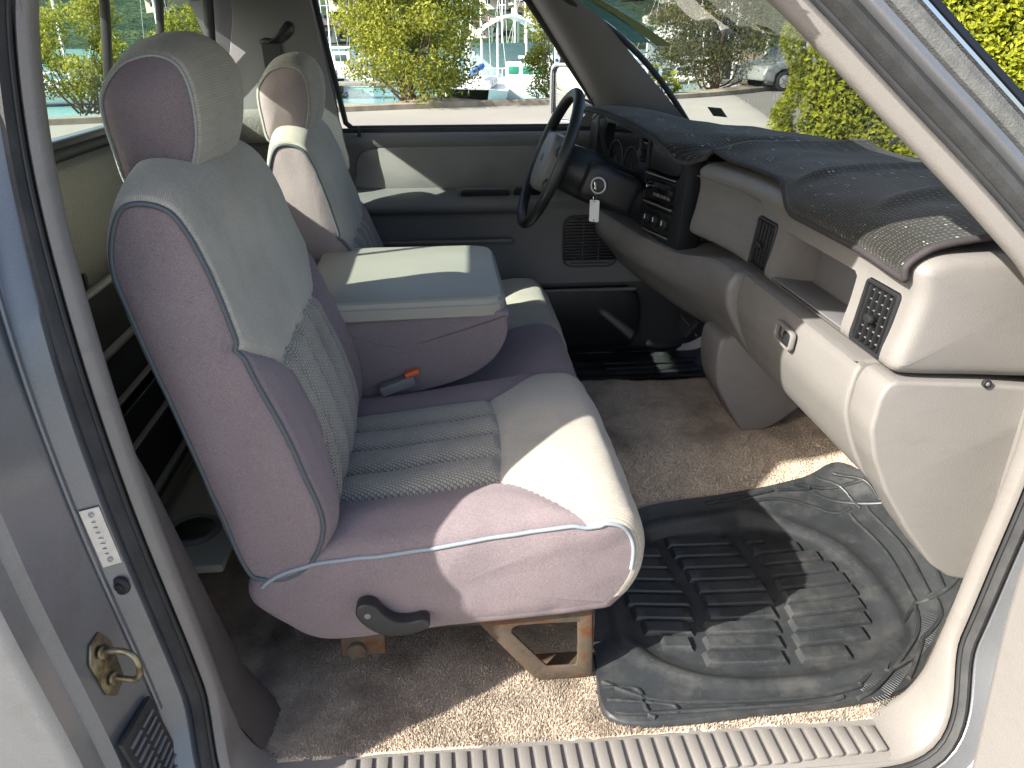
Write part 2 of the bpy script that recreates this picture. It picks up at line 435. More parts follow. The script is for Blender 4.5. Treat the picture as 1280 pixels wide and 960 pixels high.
# floor and firewall
def fz(x, y):
    h = .12*(1-float(sst(.16, .40, abs(y-.87))))*(.55+.45*float(sst(-.35, .35, x)))
    t = max(0, x-.82); toe = .75*t*t/(t+.08)
    return h+toe-.004*float(1-sst(.0, .03, y))
floor = surf('cab_floor', 150, 130, lambda u, v: (-.66+1.84*u, -.004+1.62*v, fz(-.66+1.84*u, -.004+1.62*v)+.0035*noise.noise((u*40, v*36, 0))+.006*noise.noise((u*11, v*9, 3))), M_carp, T)
floor['label'] = 'worn beige carpet on the cab floor'
# carpet pile, short tufts where the carpet lies in the open
V = []; F = []
MATP = [(.222, .052), (.234, .020), (.294, .006), (.484, .012), (.621, .018), (.717, .032), (.772, .066), (.86, .15), (.971, .278), (.966, .478), (.885, .606), (.79, .595), (.71, .582), (.603, .570), (.408, .551), (.346, .508), (.228, .2)]
def inpoly(x, y):
    c = False; j = len(MATP)-1
    for i in range(len(MATP)):
        (a, b), (p, q) = MATP[i], MATP[j]
        if (b > y) != (q > y) and x < (p-a)*(y-b)/(q-b)+a: c = not c
        j = i
    return c
def tufts(n, xr, yr, lo=.004, hi=.008):
    for _ in range(n):
        x = random.uniform(*xr); y = random.uniform(*yr)
        if inpoly(x, y): continue
        z = fz(x, y)+.0035*noise.noise(((x+.66)/1.84*40, (y+.004)/1.62*36, 0))+.006*noise.noise(((x+.66)/1.84*11, (y+.004)/1.62*9, 3))
        a = random.random()*6.28; l = random.uniform(lo, hi); w_ = random.uniform(.0012, .0022)
        lean = .0045*noise.noise((x*16, y*16, 5)); dx, dy = math.cos(a)*w_, math.sin(a)*w_
        k = len(V); V.extend([(x-dx, y-dy, z-.001), (x+dx, y+dy, z-.001), (x-dy, y+dx, z-.001), (x+lean+random.uniform(-.002, .002), y+.003*noise.noise((x*14, y*14, 9))+random.uniform(-.002, .002), z+l)])
        F.extend([(k, k+1, k+3), (k+1, k+2, k+3), (k+2, k, k+3)])
tufts(46000, (-.34, .26), (.0, .30)); tufts(52000, (.26, 1.0), (.47, 1.12), .003, .006); tufts(5000, (.20, .78), (-.002, .06))
pile = mk('carpet_pile', V, F, M_carp, floor); pile['kind'] = 'stuff'
fire = box('firewall', (1.19, .8, .14), (.03, 1.6, .9), M_blk, T)
# B-pillar lower inner cover, dark panel inside the strip
mk('pillar_cover', *(lambda P: (P, gridf(4, len(P)//4)))([(x+a*f, .010+b*f, z) for (x, z, f) in ((-.398, .56, .02), (-.388, .48, .25), (-.372, .35, .5), (-.358, .24, .7), (-.340, .09, 1), (-.30, .006, 1.05)) for (a, b) in ((-.004, .0), (.004, .04), (.008, .075), (-.006, .10))]), M_cover, T)
# rear wall, window, shelf behind the seats
rear = mk('rear_wall', [(-.62+dx, y, z) for y in np.linspace(-.02, 1.62, 12) for (dx, z) in ((0, -.05), (0, .45), (.012, .55), (.02, .70), (.03, .775), (.018, .80), (-.02, .808))], gridf(7, 12), M_carpg, T)
rear['label'] = 'grey felt lining of the rear wall under the back window'
box('rear_wall_panel', (-.665, .8, .38), (.03, 1.9, .9), M_paint, T)
RW = [(-.635, .10, .815), (-.635, 1.52, .815), (-.592, 1.45, 1.10), (-.592, .17, 1.10)]
surf('rear_window', 14, 6, lambda u, v: tuple((1-v)*((1-u)*np.array(RW[0])+u*np.array(RW[1]))+v*((1-u)*np.array(RW[3])+u*np.array(RW[2]))), M_gl_rear, T)
rwin = T.children[-1]
rwf = tube('window_gasket', lin(RW, 120, True), .014, M_rub, T, closed=True, seg=8)
for (y0, y1, wd) in ((.735, .765, .008), (1.045, 1.06, .006)):
    box('slider_bar', (-.606, (y0+y1)/2, .975), (.014, wd*2, .33), M_blk, rwf, rot=Matrix.Rotation(R(8.7), 3, 'Y'))
box('slider_rail', (-.626, .75, .832), (.012, .62, .012), M_blk, rwf)
# slanted near end of the back window opening: inner quarter trim
mk('quarter_trim', [(-.43, .09, 1.1), (-.43, .05, .8), (-.42, .03, .5), (-.60, .20, 1.14), (-.62, .12, .8), (-.62, .05, .5), (-.36, .04, .0), (-.62, .04, .0)], [(0, 1, 4, 3), (1, 2, 5, 4), (2, 6, 7, 5)], M_gry, T)
# storage bins behind the seat
bins = boxes('storage_bin', [((-.535, .42, z), (.006, .95, .20)) for z in (.55, .33)]+[((-.585, y, .44), (.09, .008, .46)) for y in (.04, .32, .62, .92)], M_blk, T)
for z, x, w_ in ((.645, -.53, .008), (.548, -.525, .010), (.475, -.515, .005), (.405, -.50, .005), (.30, -.50, .009)):
    box('bin_rail', (x, .46, z), (.012, .94, w_), M_gry, bins, bev=.003)
tray = box('cup_tray', (-.455, .45, .205), (.15, .5, .018), M_grylt, T, bev=.006)
torus('cup_ring', (-.452, .30, .216), (0, 0, 1), .040, .006, M_gry, tray); disc('cup_well', (-.452, .30, .216), (0, 0, 1), .036, .004, M_blk, tray)
# roof with headliner
def roofz(x, y): return 1.135+.035*(1-((y-.8)/.8)**2)-.03*((x+.15)/.5)**2
surf('roof', 16, 16, lambda u, v: (-.74+1.02*u+.18*u*(1-((v-.5)*2)**2), -.0+1.6*v, roofz(-.74+1.02*u, 1.6*v)), M_paint, T)
surf('headliner', 16, 16, lambda u, v: (-.70+.96*u+.18*u*(1-((v-.5)*2)**2), .05+1.5*v, roofz(-.7+.96*u, .05+1.5*v)-.035), M_gry, T)
mk('rear_header', [(-.597, y, 1.097) for y in (.0, 1.6)]+[(-.70, y, 1.15) for y in (.0, 1.6)]+[(-.54, y, 1.125) for y in (.0, 1.6)], [(0, 1, 3, 2), (0, 1, 5, 4)], M_gry, T)
mk('roof_rail', [(x, .10, 1.092) for x in (-.7, .3)]+[(x, .035, 1.10) for x in (-.7, .3)]+[(x, .0, 1.14) for x in (-.7, .26)], [(0, 1, 3, 2), (2, 3, 5, 4)], M_paint, T)
# windscreen
def wb(y): q = ((y-.8)/.74); return np.array((1.04-.28*q*q, y, .735))
def wt(y): q = ((y-.8)/.70); return np.array((.455-.14*q*q, .8+(y-.8)*.88, 1.115))
def wsp(u, v):
    y = .06+1.48*u; a, b = wb(y), wt(y); p = a*(1-v)+b*v; return (p[0]+.03*math.sin(math.pi*v), p[1], p[2]+.03*math.sin(math.pi*v))
wind = surf('windscreen', 30, 16, wsp, M_gl_wind, T); wind['label'] = 'slanted windscreen above the dashboard'
wfr = tube('windscreen_gasket', [np.array(wsp(u, 0)) for u in np.linspace(0, 1, 40)], .012, M_rub, T, seg=8)
tube('gasket_edge', [np.array(wsp(1, v))+np.array((-.004, -.012, -.006)) for v in np.linspace(0, 1, 20)], .009, M_rub, wfr, seg=8)
tube('gasket_edge', [np.array(wsp(0, v)) for v in np.linspace(0, 1, 20)], .009, M_rub, wfr, seg=8)
box('windscreen_header', (.36, .8, 1.128), (.20, 1.4, .03), M_gry, T)
mir = box('rear_view_mirror', (.405, .80, 1.088), (.02, .22, .065), M_blk, T, bev=.008, rot=Matrix.Rotation(R(12), 3, 'Z'))
tube('mirror_stem', [(.42, .80, 1.10), (.47, .80, 1.15)], .007, M_blk, mir)
# cowl, bonnet, wipers ahead of the glass
surf('cowl', 24, 8, lambda u, v: tuple(np.array(wb(.0+1.6*u))+np.array((.0+.22*v, 0, -.012-.05*v))), M_blk, T)
surf('bonnet', 20, 16, lambda u, v: (1.12+1.15*v, -.02+1.64*u, .66+.02*(1-(2*u-1)**2)-.14*v*v-.05*abs(2*u-1)**4), M_paint, T)
for sgn in (-1, 1):
    box('fender', (1.55, .8+sgn*.93, .22), (1.5, .08, .72), M_paint, T, bev=.03)
for (a, b, c) in (((1.20, 1.20, .725), (1.11, .95, .775), (1.00, .42, .765)), ((1.20, .55, .72), (1.03, .45, .77), (.93, .20, .76))):
    wpr = tube('wiper', even([a, b, c], 24), .006, M_blk, T, seg=6)
    tube('wiper_blade', [(np.array(b)*(1-t)+np.array(c)*t)+np.array((-.006, 0, -.010)) for t in np.linspace(0, 1, 10)], .004, M_rub, wpr, seg=6)
# near A-pillar outer mouldings above the belt
sA = lambda p: p[0] > .26 and p[2] > .62
g1 = band('drip_channel', [(.056, -.004), (.060, -.024), (.064, -.028), (.072, -.024), (.077, -.010)], M_paint, sel=sA, ys=lambda p: 1)
g2 = band('door_frame_gasket', [(.074, -.010), (.078, -.022), (.088, -.026), (.096, -.022), (.100, -.010)], M_sealg, sel=sA)
g3 = band('glass_moulding', [(.099, -.012), (.101, -.020), (.105, -.020), (.108, -.010), (.109, .01)], M_chr, sel=sA)
g4 = band('glass_edge', [(.107, -.006), (.110, -.014), (.118, -.010), (.122, .01), (.118, .03)], M_blkg, sel=sA)
# fittings on the latch pillar
def jl(z):                                  # where the jamb wall starts at height z
    zs = [p[2] for p in LP if p[0] < -.25 and p[2] < 1.0]; xs = [p[0] for p in LP if p[0] < -.25 and p[2] < 1.0]
    o = np.argsort(zs); return float(np.interp(z, np.array(zs)[o], np.array(xs)[o]))
def jw(n, z, up=.0):                        # point on the latch face: n 0..1 outward
    x0 = jl(z); a = np.array((x0-.074, -.046, z)); b = np.array((x0-.091, -.14, z)); nn = np.array((.97, -.22, 0)); return a*(1-n)+b*n+nn*up
c0 = jw(.38, .283)
ex = jw(1, .283)-jw(0, .283); ez = np.array((-.12, 0, 1.0))
stp = prism('striker_plate', [(-.018, -.038), (.004, -.050), (.018, -.034), (.022, .020), (.010, .040), (-.010, .044), (-.022, .020)], .004, M_brass, T, fr=(c0, ex, ez), bev=.0015)
nn = np.array((.97, -.22, 0.1)); uz = np.array((-.1, 0, 1.0))
sb = [c0+nn*.002+uz*-.022, c0+nn*.030+uz*-.024, c0+nn*.042+uz*-.012+np.array((0, .0, 0)), c0+nn*.043+uz*.012, c0+nn*.030+uz*.022, c0+nn*.002+uz*.022]
tube('striker_bar', even(sb, 40), .0040, M_brass, stp, seg=10)
for dz in (-.022, .022): disc('screw', c0+nn*.004+uz*dz+np.array((0, -.002, 0)), nn, .009, .004, M_brass, stp)
def fl(z, t, up=0):                         # point on the flange strip facing out
    x0 = jl(z); return np.array((x0-.0435-.021*t, -.022-.010*t-up, z))
pa, pb, pc, pd = fl(.478, .98, .002), fl(.478, .06, .002), fl(.395, .06, .002), fl(.395, .98, .002)
pl = mk('data_plate', [pa, pb, pc, pd]+[p+np.array((0, -.0012, 0)) for p in (pa, pb, pc, pd)], [(4, 5, 6, 7), (0, 1, 5, 4), (1, 2, 6, 5), (2, 3, 7, 6), (3, 0, 4, 7)], M_alu, T, smooth=False)
for (z, t) in ((.470, .5), (.404, .5)): disc('rivet', fl(z, t, .004), (-.2, -1, 0), .0035, .003, M_alu, pl)
for q, z in enumerate(np.linspace(.413, .460, 7)):
    box('text_line', fl(z, .60, .0036), (.011 if q in (2, 3) else .008, .0004, .0010), M_gry, pl, bev=0)
disc('rubber_plug', fl(.362, .62, .001), (-.3, -1, 0), .0135, .008, M_rub, T, bev=.003); disc('plug_dimple', fl(.362, .62, .006), (-.3, -1, 0), .006, .004, M_blk, T.children[-1])
# pressure vent grille low on the jamb
gv = [jw(.78, .185, .002), jw(.02, .192, .002), jw(-.02, .06, .002), jw(.72, .045, .002)]
nn = np.array((.93, -.30, .2)); nn = nn/np.linalg.norm(nn)
gr = mk('jamb_vent', gv+[p+nn*.007 for p in gv], [(4, 5, 6, 7), (0, 1, 5, 4), (1, 2, 6, 5), (2, 3, 7, 6), (3, 0, 4, 7)], M_rub, T, smooth=False)
for i in range(9):
    t = .12+.76*i/8
    for (s0, s1) in ((.12, .46), (.54, .88)):
        a = (gv[0]*(1-t)+gv[3]*t); b = (gv[1]*(1-t)+gv[2]*t)
        tube('louvre', [a*(1-s0)+b*s0+nn*.008, a*(1-s1)+b*s1+nn*.008], .0026, M_gry, gr, seg=6)

# ------------------------------------------------------------------ seats
def pillow(sec, W, n=150, nb=90, r=.02, bulge=.012, caps=(1, 1), ctr=None):
    """closed section sec (list of 2-D a,b) swept across w in [-W,W] with rounded ends.
    rows: a, b, w, u, v ; returns rows, body faces, cap faces (-), cap faces (+), corner ring index lists"""
    S = np.array(even(sec, n, True)); c = np.array(ctr) if ctr is not None else S.mean(0)
    t = np.roll(S, -1, 0)-np.roll(S, 1, 0); nrm = np.stack([t[:, 1], -t[:, 0]], 1); nrm /= np.linalg.norm(nrm, axis=1)[:, None]
    area = .5*np.sum(S[:, 0]*np.roll(S[:, 1], -1)-np.roll(S[:, 0], -1)*S[:, 1])
    if area < 0: nrm = -nrm
    arc = np.concatenate([[0], np.cumsum(np.linalg.norm(np.diff(S, axis=0), axis=1))])
    rows = []; rings = []
    def ring(P, w):
        k = len(rows)
        for i in range(n): rows.append((P[i, 0], P[i, 1], w, arc[i], w))
        rings.append(k)
    capk = [.04, .2, .4, .58, .72, .83, .91, .96]
    for k in capk: ring(c+(S-nrm*r-c)*k, -W-bulge*(1-k**3.0))
    for a in np.linspace(0, 90, 6): ring(S-nrm*r*(1-math.sin(R(a))), -W+r*(1-math.cos(R(a))))
    for q in range(1, nb): ring(S, -W+r+(2*W-2*r)*q/nb)
    for a in np.linspace(90, 0, 6): ring(S-nrm*r*(1-math.sin(R(a))), W-r*(1-math.cos(R(a))))
    for k in capk[::-1]: ring(c+(S-nrm*r-c)*k, W+bulge*(1-k**3.0))
    Fb = []; c1 = []; c2 = []
    e1 = len(capk); e2 = len(rings)-len(capk)-1
    for j in range(len(rings)-1):
        dst = c1 if j < e1 else (c2 if j >= e2 else Fb)
        for i in range(n):
            a, b = rings[j]+i, rings[j]+(i+1) % n; dst.append((a, b, b+n, a+n))
    c1.append(tuple(rings[0]+i for i in range(n))[::-1]); c2.append(tuple(rings[-1]+i for i in range(n)))
    A = np.array(rows); return A, Fb, c1, c2, (rings[e1], rings[e2]), n
def sub(A, F, uvc=(3, 4)):
    ids = sorted({i for f in F for i in f}); mp = {k: q for q, k in enumerate(ids)}
    return A[ids], [tuple(mp[i] for i in f) for f in F]
def panel(name, rows, F, mat, parent):
    return mk(name, rows[:, :3], F, mat, parent, uv=rows[:, 3:5])
def gauss(d, w_): return np.exp(-(d/w_)**2)

def seat(name, yc, mir, sidemat, label, detail=True, W=.265, off=(0, 0, 0)):
    # ---- cushion, section in x,z
    sec = [(-.315, .215), (-.30, .265), (-.22, .300), (-.08, .315), (.08, .335), (.20, .348), (.262, .335), (.292, .285), (.290, .22), (.255, .165), (.205, .150), (-.05, .135), (-.21, .125), (-.275, .165)]
    A, Fb, c1, c2, rg, n = pillow(sec, W, 170, 120 if detail else 60, .022, .010)
    x, z, wv = A[:, 0].copy(), A[:, 1].copy(), A[:, 2].copy()
    top = sst(.22, .29, z)*sst(.31, .24, x)
    near = -wv                                     # +W is the door side for mir=1
    ww = wv*mir
    # plan of panels: s1 = distance inside the grey insert (sides), fluted back part, smooth apron at the nose
    wl = .150+.115*sst(.055, .215, x)-.0*x         # half width of the grey insert grows into the apron
    d_ins = wl-np.abs(ww+.004)
    d_ap = x-(.078+.006*np.cos(ww*14))
    fr = (ww+.15)/.075; fseam = np.abs(fr-np.round(fr))*.075
    infl = (d_ins > 0)*(d_ap < 0)
    dz = .018*np.clip(1-(ww/.26)**2, 0, 1)
    dz += top*infl*(.025*np.sqrt(np.clip(1-(1-fseam/.0375)**2, 0, 1))-.018)*sst(0, .012, np.abs(d_ap))
    dz -= .006*gauss(d_ins, .008)*top*(x < .22)
    dz -= .006*gauss(d_ap, .008)*(d_ins > 0)*top
    dz += .010*top*(d_ins < 0)*sst(0, .05, -d_ins)*sst(.26, .2, np.abs(ww))
    dz += .010*sst(.05, .2, x)*top*np.cos(ww*5)
    wr = np.array([noise.noise((a*9, b*9, 2.0)) for a, b in zip(x, ww)])*.004
    z2 = z+(dz+wr)*sst(.20, .30, z)
    y = yc-wv*0+wv
    A[:, 0] = x+.006*np.array([noise.noise((b*12, a*7, 4.0)) for a, b in zip(z, ww)])*(1-top); A[:, 1] = y+np.array([noise.noise((a*9, b*12, 5.5))+.5*noise.noise((a*24, b*30, 6.0)) for a, b in zip(x, z)])*.004*(np.abs(wv) > W-.03); A[:, 2] = z2
    A[:, 4] = ww
    AT = A.copy()
    s1 = panel(name, *sub(A, c1), sidemat, T); s1['label'] = label
    panel('cushion_side', *sub(A, c2), sidemat, s1)
    Tb = tri(Fb)
    dd = np.where(x > .262, d_ins+.02, d_ins); dd = np.where((z < .215), -1.0, dd) if False else dd
    dd = np.minimum(dd, sst(.19, .22, z)*2-1+.0*dd) if False else dd
    low = (z-.175)*3
    dcol = np.minimum(dd, np.where(x > .15, 1.0, z-.24)*1.0)
    dcol = np.where((x > .15), np.minimum(dd, (z-.185)), np.minimum(dd, z-.24))
    A8 = np.concatenate([AT, dcol[:, None], d_ap[:, None]], 1)
    (P1, T1), (P2, T2) = clip(A8, Tb, dcol)
    panel('cushion_bolster', P2, T2, sidemat, s1)
    (P3, T3), (P4, T4) = clip(P1, T1, P1[:, 6])
    ap = panel('cushion_apron', P3, T3, M_weave, s1); panel('fluted_seat_panel', P4, T4, M_flute, s1)
    for e in rg:
        ids = [e+i for i in range(n) if A[e+i, 2] > .235 and A[e+i, 0] > -.312]
        ids.sort(key=lambda i: A[i, 0]+(0 if A[i, 2] > .30 or A[i, 0] < .2 else (.31-A[i, 2])*.0+ .02))
        ring = [A[e+i, :3] for i in range(n)]
        # contiguous run over the top
        run = [i for i in range(n) if ring[i][2] > .236 and ring[i][0] > -.292]; k = next((q for q in range(len(run)) if run[q-1] != (run[q]-1) % n), 0); run = run[k:]+run[:k]
        sg = 1 if e == rg[1] else -1
        tube('piping', [ring[i]+np.array((0, sg*.001, .0015)) for i in run], .0033, M_pipe, s1, seg=8)
    # ---- backrest, local: t forward, h up, w across
    lean = R(10.7); O = np.array((-.252, .262)); ca, sa = math.cos(lean), math.sin(lean)
    def tow(t, h): return O[0]+t*ca-h*sa, O[1]+h*ca+t*sa
    sec = [(-.062, .02), (-.066, .12), (-.068, .28), (-.076, .42), (-.077, .535), (-.040, .604), (.018, .594), (.040, .54), (.050, .42), (.062, .30), (.078, .18), (.078, .08), (.045, .012), (.0, -.012), (-.04, -.005)]
    B, Fb, c1, c2, rg, n = pillow(sec, W-.004, 190, 110 if detail else 60, .007, .012, ctr=(0, .28))
    t, h, wv = B[:, 0].copy(), B[:, 1].copy(), B[:, 2].copy(); ww = wv*mir
    q = np.clip(np.abs(wv)/W, 0, 1.05)
    front = sst(-.01, .03, t-(.02-.0*h))
    h2 = h-(.042*q**3.0)*sst(.40, .58, h)
    shrink = 1-.085*sst(.33, .6, h)
    # panels
    wb_ = .148+.14*sst(.27, .395, h)+.02*sst(.2, .0, h)
    d_ins = wb_-np.abs(ww); d_top = h-(.305-.5*(ww*ww)-.0*h)
    fr = (ww+.1125)/.075; fse = np.abs(fr-np.round(fr))*.075
    dt = .012*np.cos(np.clip(ww/W, -1, 1)*1.5)*front
    dt += front*(.011*sst(-.0, .06, -d_ins)*sst(.46, .26, h)*sst(.268, .225, np.abs(ww)))
    dt -= front*.007*gauss(d_ins, .009)*(h < .40)
    dt -= front*.008*gauss(d_top, .010)*(d_ins > 0)
    dt += front*(d_ins > 0)*(d_top < 0)*(.022*np.sqrt(np.clip(1-(1-fse/.0375)**2, 0, 1))-.015)
    wr = np.array([noise.noise((a*8, b*8, 7.0)) for a, b in zip(h, ww)])*.005*front
    X, Z = tow(t+dt+wr, h2)
    pk = np.array([noise.noise((a*7, b*11, 5.0))+.5*noise.noise((a*22, b*30, 6.0)) for a, b in zip(h, t)])*.0045*(q > .97)
    B[:, 0] = X; B[:, 1] = yc+wv*shrink+pk; B[:, 2] = Z; B[:, 4] = B[:, 3]; B[:, 3] = ww
    bk = panel('backrest_side', *sub(B, c1), sidemat, s1); panel('backrest_side', *sub(B, c2), sidemat, s1)
    Tb = tri(Fb)
    isf = np.where(t > .0, 1.0, -1.0)*np.minimum(np.abs(t)*1.0+.0005, 1)
    dmv = np.where(h < .42, -d_ins, -1.0)              # mauve where positive
    dmv = np.maximum(dmv, np.where(h < .40, (.012-t), -1)*1.0)
    B8 = np.concatenate([B, dmv[:, None], d_top[:, None]], 1)
    (P1, T1), (P2, T2) = clip(B8, Tb, dmv)
    panel('backrest_bolster', P1, T1, sidemat if not detail else M_mauve, s1)
    (P3, T3), (P4, T4) = clip(P2, T2, P2[:, 6])
    panel('backrest_upper_panel', P3, T3, M_weave, s1); panel('fluted_back_panel', P4, T4, M_flute, s1)
    for e in rg:
        sg = 1 if e == rg[1] else -1
        tube('piping', [B[e+i, :3]+np.array((0, sg*.0015, 0)) for i in range(n)], .0036, M_pipedk if sg < 0 else M_pipe, s1, seg=8, closed=True)
    # ---- headrest
    sec = [(-.064, .58), (-.063, .63), (-.053, .69), (-.036, .725), (-.006, .752), (.034, .756), (.062, .735), (.070, .695), (.064, .65), (.046, .605), (.020, .575), (-.03, .570)]
    Hh, Fb, c1, c2, rg, n = pillow(sec, .131, 130, 60, .006, .022, ctr=(.0, .67))
    t, h, wv = Hh[:, 0].copy(), Hh[:, 1].copy(), Hh[:, 2].copy()
    q = np.clip(np.abs(wv)/.138, 0, 1.1)
    h2 = h-.028*q**2.6*sst(.66, .78, h); wsc = 1-.10*sst(.70, .58, h)-.06*sst(.72, .8, h)
    t2 = t+.010*np.cos(np.clip(q, 0, 1)*1.5)*sst(0, .04, t)
    X, Z = tow(t2, h2-.012); Hh[:, 0] = X-.007; Hh[:, 1] = yc+wv*wsc; Hh[:, 2] = Z; Hh[:, 4] = Hh[:, 3]; Hh[:, 3] = wv
    hr = panel('headrest', *sub(Hh, Fb), M_ribw, s1)
    panel('headrest_side', *sub(Hh, c1), sidemat, s1); panel('headrest_side', *sub(Hh, c2), sidemat, s1)
    for e in rg:
        sg = 1 if e == rg[1] else -1
        P = [Hh[e+i, :3]+np.array((0, sg*.002, 0)) for i in range(n)]
        tube('headrest_seam', P, .0022, M_thread, s1, seg=6, closed=True, rfn=lambda f: 1+.22*math.sin(f*2*math.pi*70))
    if any(off):
        for o in [s1]+list(s1.children): o.data.transform(Matrix.Translation(off))
    return s1
ps = seat('passenger_seat', .365, 1, M_mauve, 'mauve velour passenger seat with grey fluted cloth insert, nearest the open door')
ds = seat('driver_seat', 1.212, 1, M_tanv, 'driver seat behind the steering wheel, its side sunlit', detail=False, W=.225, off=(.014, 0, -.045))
# ---- fittings of the near seat
lev = [(-.150, .224), (-.138, .229), (-.124, .224), (-.112, .206), (-.096, .193), (-.076, .190), (-.056, .194), (-.046, .190), (-.044, .182), (-.052, .174), (-.080, .166), (-.110, .166), (-.134, .180), (-.150, .200), (-.154, .214)]
lv = prism('recline_lever', even([(a, b) for a, b in lev], 44, True), .024, M_blk, ps, fr=((0, .088, 0), (1, 0, 0), (0, 0, 1)), bev=.006, segs=3)
disc('lever_screw', (-.136, .064, .208), (0, 1, 0), .005, .003, M_gry, ps)
E2 = lambda pts: [(a, b) for a, b in pts]
br = prism('seat_riser', E2([(.020, .148), (.215, .155), (.222, .010), (.212, .002), (.135, .002), (.120, .012)]), .006, M_rust, ps, fr=((0, .122, 0), (1, 0, 0), (0, 0, 1)), bev=.0025,
           holes=[even([(.085, .118), (.098, .124), (.186, .124), (.192, .118), (.194, .040), (.188, .032), (.150, .032), (.140, .038), (.092, .100), (.084, .110)], 40, True)])
box('riser_flange', (.219, .145, .08), (.004, .05, .15), M_rust, ps, bev=.001); box('riser_foot', (.175, .148, .006), (.09, .05, .005), M_rust, ps)
prism('seat_riser', E2([(.02, .15), (.215, .155), (.22, .06), (.13, .06)]), .006, M_rust, ps, fr=((0, .60, 0), (1, 0, 0), (0, 0, 1)))
box('seat_rail', (-.02, .135, .138), (.48, .035, .02), M_blk, ps); box('seat_rail', (-.02, .60, .142), (.48, .035, .02), M_blk, ps)
boxes('seat_pan', [((-.02, .365, .15), (.50, .46, .02))], M_blk, ps)
box('rear_foot', (-.155, .135, .108), (.07, .04, .05), M_rust, ps, bev=.004); disc('foot_bolt', (-.165, .112, .10), (0, 1, 0), .014, .012, M_rust, ps)
tube('slide_spring', [(.10+.03*math.cos(a)*0+a*.004, .20+.01*math.cos(a*3), .09+.01*math.sin(a*3)) for a in np.linspace(0, 12, 80)], .002, M_gry, ps, seg=6)
# ---- centre seat with folded armrest
sec = [(-.27, .21), (-.26, .255), (-.1, .268), (.08, .303), (.18, .332), (.245, .334), (.278, .30), (.272, .22), (.23, .17), (-.1, .15), (-.25, .17)]
A, Fb, c1, c2, rg, n = pillow(sec, .163, 120, 40, .03, .004)
V = A[:, :3].copy(); V[:, 1] = .80+A[:, 2]; V[:, 2] = A[:, 1]+.012*np.cos(A[:, 2]*9)*sst(.25, .33, A[:, 1])
cs = mk('centre_seat', V, Fb+c1+c2, M_mauve, T, uv=A[:, 3:5]); cs['label'] = 'mauve velour centre seat with its armrest folded down'
V = None
sec = [(-.30, .38), (-.30, .47), (-.28, .488), (.085, .492), (.118, .47), (.112, .42), (.075, .372), (.0, .335), (-.15, .30), (-.26, .29)]
A, Fb, c1, c2, rg, n = pillow(sec, .205, 120, 30, .007, .012, ctr=(-.10, .42)); V = A[:, :3].copy(); V[:, 1] = .815+A[:, 2]; V[:, 2] = A[:, 1]+.0
mk('armrest_base', V, Fb+c1+c2, M_mauve, cs, uv=A[:, 3:5])
lid = [(-.30, .585), (.085, .605), (.112, .622), (.120, .66), (.118, .98), (.108, 1.018), (.07, 1.035), (-.30, 1.035)]
LO = even([(x, y) for x, y in lin(lid, 120, True)], 90, True)
rows = []
for (ins, z) in ((.012, .478), (.003, .481), (.0, .484), (.001, .5045), (.004, .507), (.007, .5155), (.012, .5195), (.022, .5210), (.12, .5225), (.19, .523)):
    for p in LO:
        c = np.array((-.1, .81)); d = c-p; d = d/np.linalg.norm(d); s_ = p+d*ins*np.array((1, 1)); rows.append((s_[0], s_[1], z-.006*(s_[0] < -.2)*0))
mk('armrest_lid', rows, gridf(90, 10, True)+[tuple(9*90+i for i in range(90))], M_grylt, cs, sharp=22)['label'] = 'light grey vinyl armrest lid'
# buckle between the seats
bk = prism('belt_buckle', rrect(.075, .030, .006), .022, M_gry, cs, fr=((-.105, .586, .338), (.90, .12, .28), (-.1, .98, 0)), bev=.004)
q = np.array((.90, .12, .28)); q = q/np.linalg.norm(q)
prism('release_button', rrect(.030, .020, .003), .010, M_orange, cs, fr=(np.array((-.105, .586, .358))+q*.030+np.array((0, 0, .0)), (.90, .12, .28), (-.1, .98, 0)), bev=.002)
# upper back of the centre seat, between the two backrests
sec = [(-.06, .05), (-.06, .40), (-.045, .48), (.0, .50), (.03, .46), (.05, .3), (.055, .1), (.03, .02)]
A, Fb, c1, c2, rg, n = pillow(sec, .165, 90, 24, .03, .004)
V = np.stack([-.262+A[:, 0]*math.cos(R(15))-A[:, 1]*math.sin(R(15)), .805+A[:, 2], .27+A[:, 1]*math.cos(R(15))*.30+A[:, 0]*.26], 1)
mk('centre_backrest', V, Fb+c1+c2, M_mauve, cs, uv=A[:, 3:5])

# ------------------------------------------------------------------ dashboard
def ddx(y): return -.10*float(sst(.72, 1.32, y))-.03*float(sst(1.2, 1.55, y))
def ddz(y): return .052*float(sst(.86, 1.12, y))
def loft_y(name, sec, y0, y1, mat, parent, n=120, nb=70, r=.02, bulge=.004, dxf=ddx, dzf=lambda y: 0, ctr=None, **k):
    A, Fb, c1, c2, rg, n = pillow(sec, (y1-y0)/2, n, nb, r, bulge, ctr=ctr)
    y = (y0+y1)/2+A[:, 2]; V = A[:, :3].copy()
    V[:, 0] = A[:, 0]+np.array([dxf(q) for q in y])*sst(1.0, .75, A[:, 0]); V[:, 1] = y
    V[:, 2] = A[:, 1]+np.array([dzf(q) for q in y])*sst(.60, .70, A[:, 1])
    F = Fb+c1+c2
    return mk(name, V, F, mat, parent, sharp=k.pop('sharp', 45), **k)
def cut(o, cutters):
    for c in cutters:
        md = o.modifiers.new('b', 'BOOLEAN'); md.operation = 'DIFFERENCE'; md.solver = 'EXACT'; md.object = c
    dg = bpy.context.evaluated_depsgraph_get(); me = bpy.data.meshes.new_from_object(o.evaluated_get(dg)); o.modifiers.clear()
    old = o.data; o.data = me
    for c in cutters: bpy.data.objects.remove(c)
    me.polygons.foreach_set('use_smooth', [True]*len(me.polygons)); me.set_sharp_from_angle(angle=R(50))
